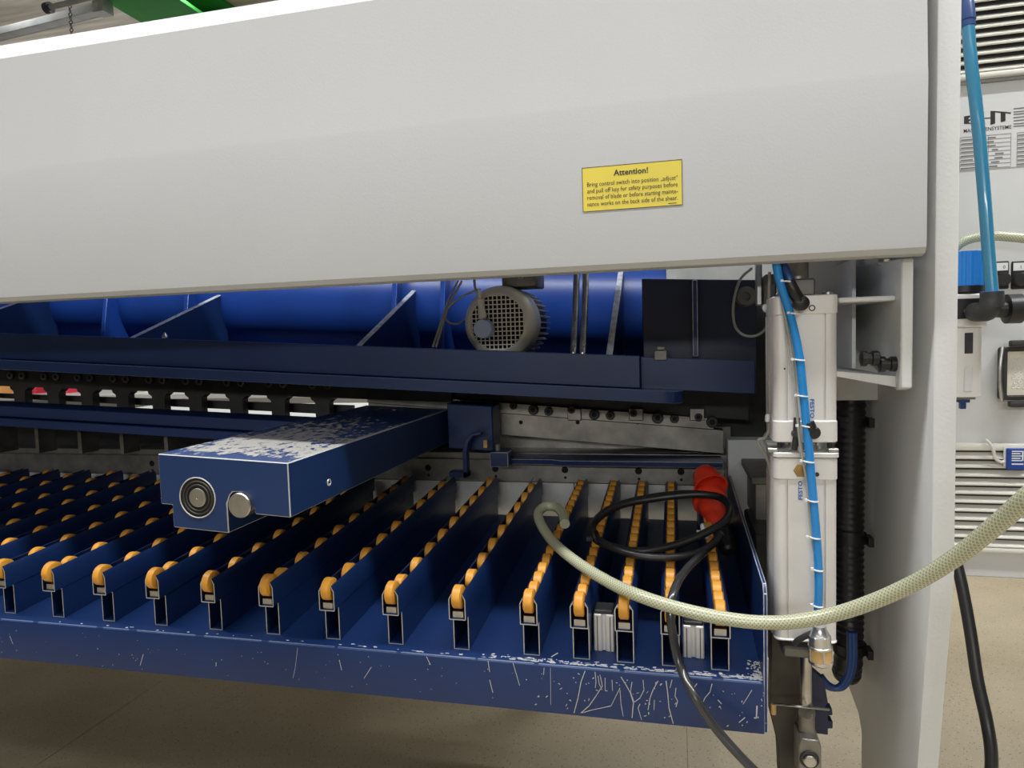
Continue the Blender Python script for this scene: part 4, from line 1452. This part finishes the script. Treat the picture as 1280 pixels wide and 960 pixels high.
cab = thing('coiled_cable', tuple(onrail(800, 690, 0.0)), 'black rubber cable coiled on the rollers by the red connector, hanging over the table front', 'cable')
pts = []
loops = [((905, 655), .03), ((913, 640), .035), ((908, 626), .04), ((890, 619), .045), ((850, 617), .045), ((800, 624), .04), ((762, 636), .035), ((742, 654), .025), ((741, 670), .015), ((760, 682), .012), ((800, 689), .012), ((845, 681), .02), ((880, 667), .035), ((905, 652), .05),
         ((912, 636), .06), ((900, 622), .065), ((870, 618), .065), ((820, 623), .055), ((775, 632), .045), ((748, 648), .035), ((740, 664), .03), ((756, 680), .02), ((795, 694), .014), ((840, 697), .012), ((875, 690), .014), ((893, 678), .02), ((900, 668), .03)]
for (px, py), up in loops:
    pts.append(onrail(px, py, up))
tail = [((893, 677), 1.36), ((878, 692), 1.28), ((858, 712), 1.20), ((844, 735), 1.118), ((838, 762), 1.088), ((842, 800), 1.078), ((851, 835), 1.066), ((868, 870), 1.035), ((893, 908), 1.03), ((925, 945), 1.02), ((965, 985), 1.01)]
MB().tube(pts, 0.0075, 12).build('coil', 'black_rubber', cab)
MB().tube([pts[-1]] + [at(px, py, y) for (px, py), y in tail], 0.0072, 12, sub=10).build('hanging_end', 'cable_sheen', cab)
for px, py in ((881, 664), (745, 671)):
    P = onrail(px, py, 0.03)
    mb = MB()
    mb.torus(P, (0.9, -0.1, 0.35), 0.0125, 0.0040, 18, 6)
    mb.box(P.x - 0.016, P.x - 0.004, P.y - 0.02, P.y - 0.008, P.z - 0.003, P.z + 0.004)
    mb.build('cable_tie', 'tie_white' if px > 800 else 'black_plastic', cab)

# ================================================================== clear braided hose
hp = [(1330, 590, .80), (1290, 617, .82), (1250, 652, .86), (1190, 700, .92), (1130, 735, .97), (1060, 763, 1.01), (1000, 776, 1.03), (950, 778, 1.045), (900, 772, 1.05), (850, 761, 1.056), (800, 745, 1.082), (760, 727, 1.14), (720, 702, 1.21), (692, 678, 1.30), (676, 655, 1.38), (673, 641, 1.45), (682, 633, 1.50), (695, 634, 1.50), (703, 642, 1.49), (706, 655, 1.46)]
o = MB().tube([at(px, py, y) if px > 770 else onrail(px, py, 0.0115 + max(0, (y - 1.30)) * 0.12) for px, py, y in hp], 0.0104, 18, sub=10).build('braided_hose', 'braided_hose')
tag(o, 'clear braided hose sweeping from the rollers past the side frame', 'hose')

# ================================================================== control cabinet beyond the frame
YK = 1.75
KX0, KX1 = 0.55, 1.60
k_ = lambda px, py: at(px, py, YK)
zk = lambda py: k_(1240, py).z
kb_ = thing('control_cabinet', ((KX0 + KX1) / 2, YK + 0.2, zk(722)), 'light grey control cabinet with two louvred grilles beyond the side frame', 'cabinet')
MB().box(KX0, KX1, YK, YK + 0.4, zk(722), 2.45).build('cabinet_body', 'cabinet_paint', kb_, bevel=0.003)


def louvre(px0, py_top, py_bot, n_, name):
    z1, z0 = zk(py_top), zk(py_bot)
    x0 = KX0 + 0.02
    x1 = KX1 - 0.1
    g = MB().box(x0, x1, YK - 0.004, YK + 0.001, z0, z1).build('grille_recess', 'dark_iron', kb_, smooth=0)
    h_ = (z1 - z0) / n_
    for k in range(n_):
        z = z0 + k * h_
        mb = MB()
        mb.prism([(YK - 0.004, z + h_ * 0.72), (YK - 0.018, z + h_ * 0.22), (YK - 0.018, z + h_ * 0.10), (YK - 0.014, z + h_ * 0.02), (YK - 0.010, z + h_ * 0.10), (YK - 0.004, z + h_ * 0.55)], 'x', x0, x1)
        mb.build('grille_slat', 'slat_paint', kb_, smooth=30)
    for a, b in ((z1, z1 + 0.016), (z0 - 0.012, z0)):
        MB().box(x0 - 0.006, x1, YK - 0.019, YK, a, b).build('grille_frame', 'slat_paint', kb_, bevel=0.004, seg=2)


louvre(1200, -40, 92, 12, 'upper')
louvre(1196, 562, 682, 11, 'lower')
MB().box(KX0, KX1, YK - 0.006, YK, zk(103), zk(95)).build('panel_seam', 'galvanised', kb_)

# type plate
pz1, pz0 = zk(118), zk(211)
px0 = k_(1196, 170).x
px1 = k_(1330, 170).x
tp = MB().box(px0, px1, YK - 0.0015, YK, pz0, pz1).build('type_plate', 'cabinet_paint', kb_, smooth=0)
mb = MB()
yp = YK - 0.002


def K(px, py):
    P = at(px, py, yp)
    return (P.x, P.z)


def logo(poly):
    mb.prism([K(*p) for p in poly], 'y', yp, yp + 0.0004)


def C4(*p):   # points read from a 9.6x crop whose corner is (1190, 120)
    return [(1190 + a / 9.6, 120 + b / 9.6) for a, b in p]


logo(C4((145, 245), (215, 232), (218, 256), (200, 262), (200, 280), (222, 276), (222, 300), (202, 304), (204, 318), (240, 318), (242, 332), (145, 335)))
logo(C4((365, 188), (386, 185), (386, 352), (365, 355)))
logo(C4((386, 262), (466, 258), (466, 268), (386, 274)))
logo(C4((462, 178), (518, 180), (518, 330), (462, 348)))
logo(C4((518, 180), (708, 196), (708, 212), (518, 196)))
logo(C4((585, 200), (642, 206), (642, 300), (585, 315)))
A_, B_ = Vector((K(1204.5, 166)[0], yp, K(1204.5, 166)[1])), Vector((K(1264, 161)[0], yp, K(1264, 161)[1]))
text_add(mb, 'MASCHINENSYSTEME', A_, (1, 0, 0), (0, 0, 1), width=(B_ - A_).x, size=0.0115, bold=0.004)
mb.build('lettering', 'ink', tp, smooth=0)
mb = MB()
zt_ = zk(169)
for k in range(9):
    z = zt_ - k * (zt_ - zk(210)) / 8
    xr = K(1263.5, 190)[0]
    mb.box(px0 + 0.006, xr, yp, yp + 0.0004, z - 0.0004, z + 0.0004)
    mb.box(xr + 0.012, px1 - 0.01, yp, yp + 0.0004, z - 0.0004, z + 0.0004)
    if k < 8:
        zc = z - 0.0055
        mb.box(px0 + 0.008, px0 + random.uniform(0.030, 0.055), yp, yp + 0.0004, zc - 0.0013, zc + 0.0013)
        x_ = xr - random.uniform(0.03, 0.05)
        mb.box(x_, x_ + random.uniform(0.010, 0.018), yp, yp + 0.0004, zc - 0.0014, zc + 0.0014)
        mb.box(xr + 0.013, xr + random.uniform(0.03, 0.05), yp, yp + 0.0004, zc - 0.0013, zc + 0.0013)
for k, py in enumerate((136, 140, 143, 147, 151, 155, 158)):
    z = k_(1270, py).z
    mb.box(K(1267, py)[0], K(1267, py)[0] + 0.06, yp, yp + 0.0004, z - 0.0012, z + 0.0012)
xr = K(1263.5, 190)[0]
for x_ in (px0 + 0.006, px0 + 0.062, xr, xr + 0.012):
    mb.box(x_ - 0.0003, x_ + 0.0003, yp, yp + 0.0004, zk(210), zt_)
mb.build('table_print', 'ink_grey', tp, smooth=0)

# selector switches
for px, py in ((1251, 344), (1273, 344)):
    P = k_(px, py)
    sw = MB().box(P.x - 0.015, P.x + 0.015, YK - 0.004, YK, P.z - 0.031, P.z + 0.031).build('switch_plate', 'black_plastic', kb_, bevel=0.002)
    MB().box(P.x - 0.012, P.x + 0.012, YK - 0.0046, YK - 0.003, P.z + 0.010, P.z + 0.027).build('switch_label', 'tie_white', sw, smooth=0)
    mb = MB()
    text_add(mb, '0' if px < 1260 else '1', (P.x + 0.002, YK - 0.0047, P.z + 0.014), (1, 0, 0), (0, 0, 1), size=0.011)
    mb.build('switch_mark', 'ink', sw, smooth=0)
    MB().lathe((P.x, YK - 0.003, P.z - 0.010), (0, -1, 0), [(0, 0.0155), (0.012, 0.0150), (0.014, 0.013)], 24).build('switch_knob', 'dark_iron', sw)

# multi-pin socket
P = k_(1268, 466)
so = MB().ring_prism(rrect(P.x, P.z, 0.068, 0.118, 0.006), rrect(P.x, P.z, 0.052, 0.100, 0.004), 'y', YK - 0.030, YK).build('socket_housing', 'dark_iron', kb_, bevel=0.001)
MB().box(P.x - 0.025, P.x + 0.025, YK - 0.020, YK, P.z - 0.049, P.z + 0.049).build('socket_insert', 'motor_grey', so)
mb = MB()
for i in range(3):
    for j in range(7):
        c_ = (P.x - 0.010 + i * 0.010 + 0.003 * (j % 2), YK - 0.0203, P.z - 0.030 + j * 0.010)
        mb.torus(c_, (0, 1, 0), 0.0036, 0.0009, 10, 5)
mb.build('pin_holes', 'tie_white', so)
for sz in (-1, 1):
    MB().box(P.x - 0.026, P.x + 0.034, YK - 0.046, YK - 0.028, P.z + sz * 0.067 - 0.007, P.z + sz * 0.067 + 0.007).build('locking_lever', 'dark_iron', so, bevel=0.004, seg=2)
MB().tube([(P.x - 0.036, YK - 0.03, P.z - 0.06), (P.x - 0.042, YK - 0.035, P.z - 0.02), (P.x - 0.042, YK - 0.035, P.z + 0.02), (P.x - 0.036, YK - 0.03, P.z + 0.06)], 0.004, 8).build('lever_wire', 'steel', so)

# hanging blue tag on the lower grille
P = k_(1264, 571)
tg = thing('blue_tag', (P.x, YK - 0.024, P.z - 0.03), 'small dark blue tag with white print hung on the lower grille', 'tag')
YG = YK - 0.022
MB().box(P.x - 0.020, P.x + 0.020, YG - 0.006, YG, P.z - 0.024, P.z + 0.024).build('tag_body', 'tag_blue', tg, bevel=0.0015)
MB().box(P.x - 0.024, P.x + 0.024, YG, YG + 0.002, P.z - 0.018, P.z + 0.025).build('tag_sleeve', 'tie_white', tg)
mb = MB()
for k in range(5):
    mb.box(P.x - 0.011, P.x + 0.009 - (k % 2) * 0.003, YG - 0.0066, YG - 0.006, P.z + 0.016 - k * 0.0052, P.z + 0.0185 - k * 0.0052)
mb.box(P.x + 0.009, P.x + 0.012, YG - 0.0066, YG - 0.006, P.z - 0.004, P.z + 0.0185)
mb.box(P.x - 0.011, P.x + 0.012, YG - 0.0066, YG - 0.006, P.z - 0.013, P.z - 0.010)
mb.build('tag_print', 'tie_white', tg, smooth=0)
MB().tube([at(1232, 549, YG), at(1240, 558, YG - 0.004), at(1244, 572, YG - 0.003), at(1250, 577, YG), at(1256, 577, YG)], 0.0035, 8).build('tag_cord', 'slat_paint', tg)

# ------------------------------------------------------------------ filter regulator
YR = 1.62
fr_ = lambda px, py: at(px, py, YR)
P = fr_(1213, 500)
fu = thing('filter_regulator', tuple(P), 'compressed air filter regulator with ribbed blue knob beside the side frame', 'regulator')
cx = fr_(1212, 400).x
mb = MB()
z0, z1 = fr_(1212, 357).z, fr_(1212, 313).z
n_ = 40
R1 = 0.040
prof_ = []
for k in range(n_ * 2):
    a = math.pi * k / n_
    rr = R1 if k % 4 < 2 else R1 - 0.0025
    prof_.append((cx + rr * math.cos(a), YR + 0.04 + rr * math.sin(a)))
mb.prism(prof_, 'z', z0, z1)
mb.build('adjusting_knob', 'knob_blue', fu, bevel=0.0008, smooth=30)
MB().lathe((cx, YR + 0.04, fr_(1212, 367).z), (0, 0, 1), [(0, 0.034), (0.004, 0.042), (z0 - fr_(1212, 367).z, 0.042)], 36).build('knob_collar', 'black_plastic', fu)
za, zb_ = fr_(1212, 409).z, fr_(1212, 367).z
MB().box(cx - 0.050, cx + 0.033, YR, YR + 0.08, za, zb_).build('regulator_body', 'aluminium', fu, bevel=0.003)
MB().box(cx - 0.028, cx + 0.030, YR - 0.004, YR + 0.002, za + 0.018, zb_ - 0.010).build('cover_plate', 'black_plastic', fu, bevel=0.001)
P = fr_(1208, 389)
MB().lathe((P.x, YR - 0.004, P.z), (0, -1, 0), [(0, 0.0065), (0.002, 0.0055)], 14).build('plate_screw', 'steel', fu)
zc0, zc1 = fr_(1212, 497).z, za
bo = MB().prism(rrect(cx - 0.008, YR + 0.04, 0.072, 0.072, 0.012), 'z', zc0, zc1).build('bowl_guard', 'aluminium', fu, bevel=0.002)
P = fr_(1212, 429)
MB().box(P.x - 0.008, P.x + 0.008, YR + 0.003, YR + 0.006, P.z - 0.022, P.z + 0.022).build('sight_slot', 'dark_iron', bo, bevel=0.001)
P = fr_(1211, 473)
MB().box(P.x - 0.008, P.x + 0.008, YR + 0.002, YR + 0.006, P.z - 0.028, P.z + 0.026).build('sight_window', 'cabinet_paint', bo, bevel=0.0012)
P = fr_(1211, 506)
mb = MB()
mb.box(P.x - 0.020, P.x + 0.020, YR + 0.02, YR + 0.06, zc0 - 0.006, zc0)
mb.build('bowl_base', 'machined_steel', bo)
mb = MB()
mb.box(P.x - 0.010, P.x + 0.012, YR + 0.025, YR + 0.045, P.z + 0.002, zc0 - 0.006)
mb.box(P.x - 0.005, P.x + 0.006, YR + 0.028, YR + 0.040, P.z - 0.012, P.z + 0.002)
mb.build('drain_tap', 'navy_tube', bo, bevel=0.001)
# gauge plug and elbow with the thick blue tube
pe = fr_(1238, 386)
mb = MB()
mb.lathe((pe.x - 0.006, YR - 0.02, pe.z - 0.002), (1, 0, 0), [(0, 0.016), (0.024, 0.018), (0.026, 0.030), (0.052, 0.030), (0.055, 0.027)], 28)
mb.build('gauge_plug', 'black_plastic', fu)
yt = YR - 0.055
pq = at(1240, 366, yt)
mb = MB()
mb.tube([at(1218, 390, YR - 0.01), at(1226, 390, yt + 0.02), at(1236, 387, yt), pq], 0.0195, 18)
mb.lathe(pq - Vector((0, 0, 0.03)), (0, 0, 1), [(0, 0.021), (0.032, 0.021)], 18)
mb.build('elbow_fitting', 'dark_iron', fu)
MB().lathe(pq, (0, 0, 1), [(0, 0.0205), (0.003, 0.0205)], 18).build('release_ring', 'knob_blue', fu)
ta = thing('thick_air_tube', tuple(pq), 'thick teal blue air tube running from the regulator up past the grille', 'air tube')
MB().tube([pq, at(1236, 320, yt + 0.005), at(1230, 240, yt + 0.01), at(1222, 150, yt + 0.02), at(1214, 80, yt + 0.03), at(1210, 32, yt + 0.04)], 0.0118, 18).build('tube', 'teal_tube', ta)
pt = at(1210, 34, yt + 0.04); pt2 = at(1206, -12, yt + 0.05)
mb = MB(); mb.lathe(pt, pt2 - pt, [(0, 0.0135), (0.012, 0.0135), (0.013, 0.0155), (0.05, 0.0145), (0.06, 0.012), (0.11, 0.011)], 18)
mb.build('tube_fitting', 'navy_tube', ta)
# pale braided tube arching behind the regulator
o = MB().tube([at(px, py, 1.70) for px, py in ((1180, 325), (1198, 306), (1215, 298), (1240, 295), (1262, 296), (1290, 300), (1330, 315))], 0.0105, 14).build('pale_hose', 'braided_hose')
tag(o, 'pale braided hose arching behind the blue regulator knob', 'hose')

# black cable hanging to the floor on the right
o = MB().tube([at(1196, 705, 1.72), at(1203, 735, 1.70), at(1213, 790, 1.66), at(1222, 850, 1.62), at(1233, 900, 1.58), at(1239, 940, 1.56), at(1238, 975, 1.55), at(1230, 1010, 1.55)], 0.0125, 14).build('mains_cable', 'black_rubber')
tag(o, 'thick black mains cable hanging from the cabinet towards the floor', 'cable')
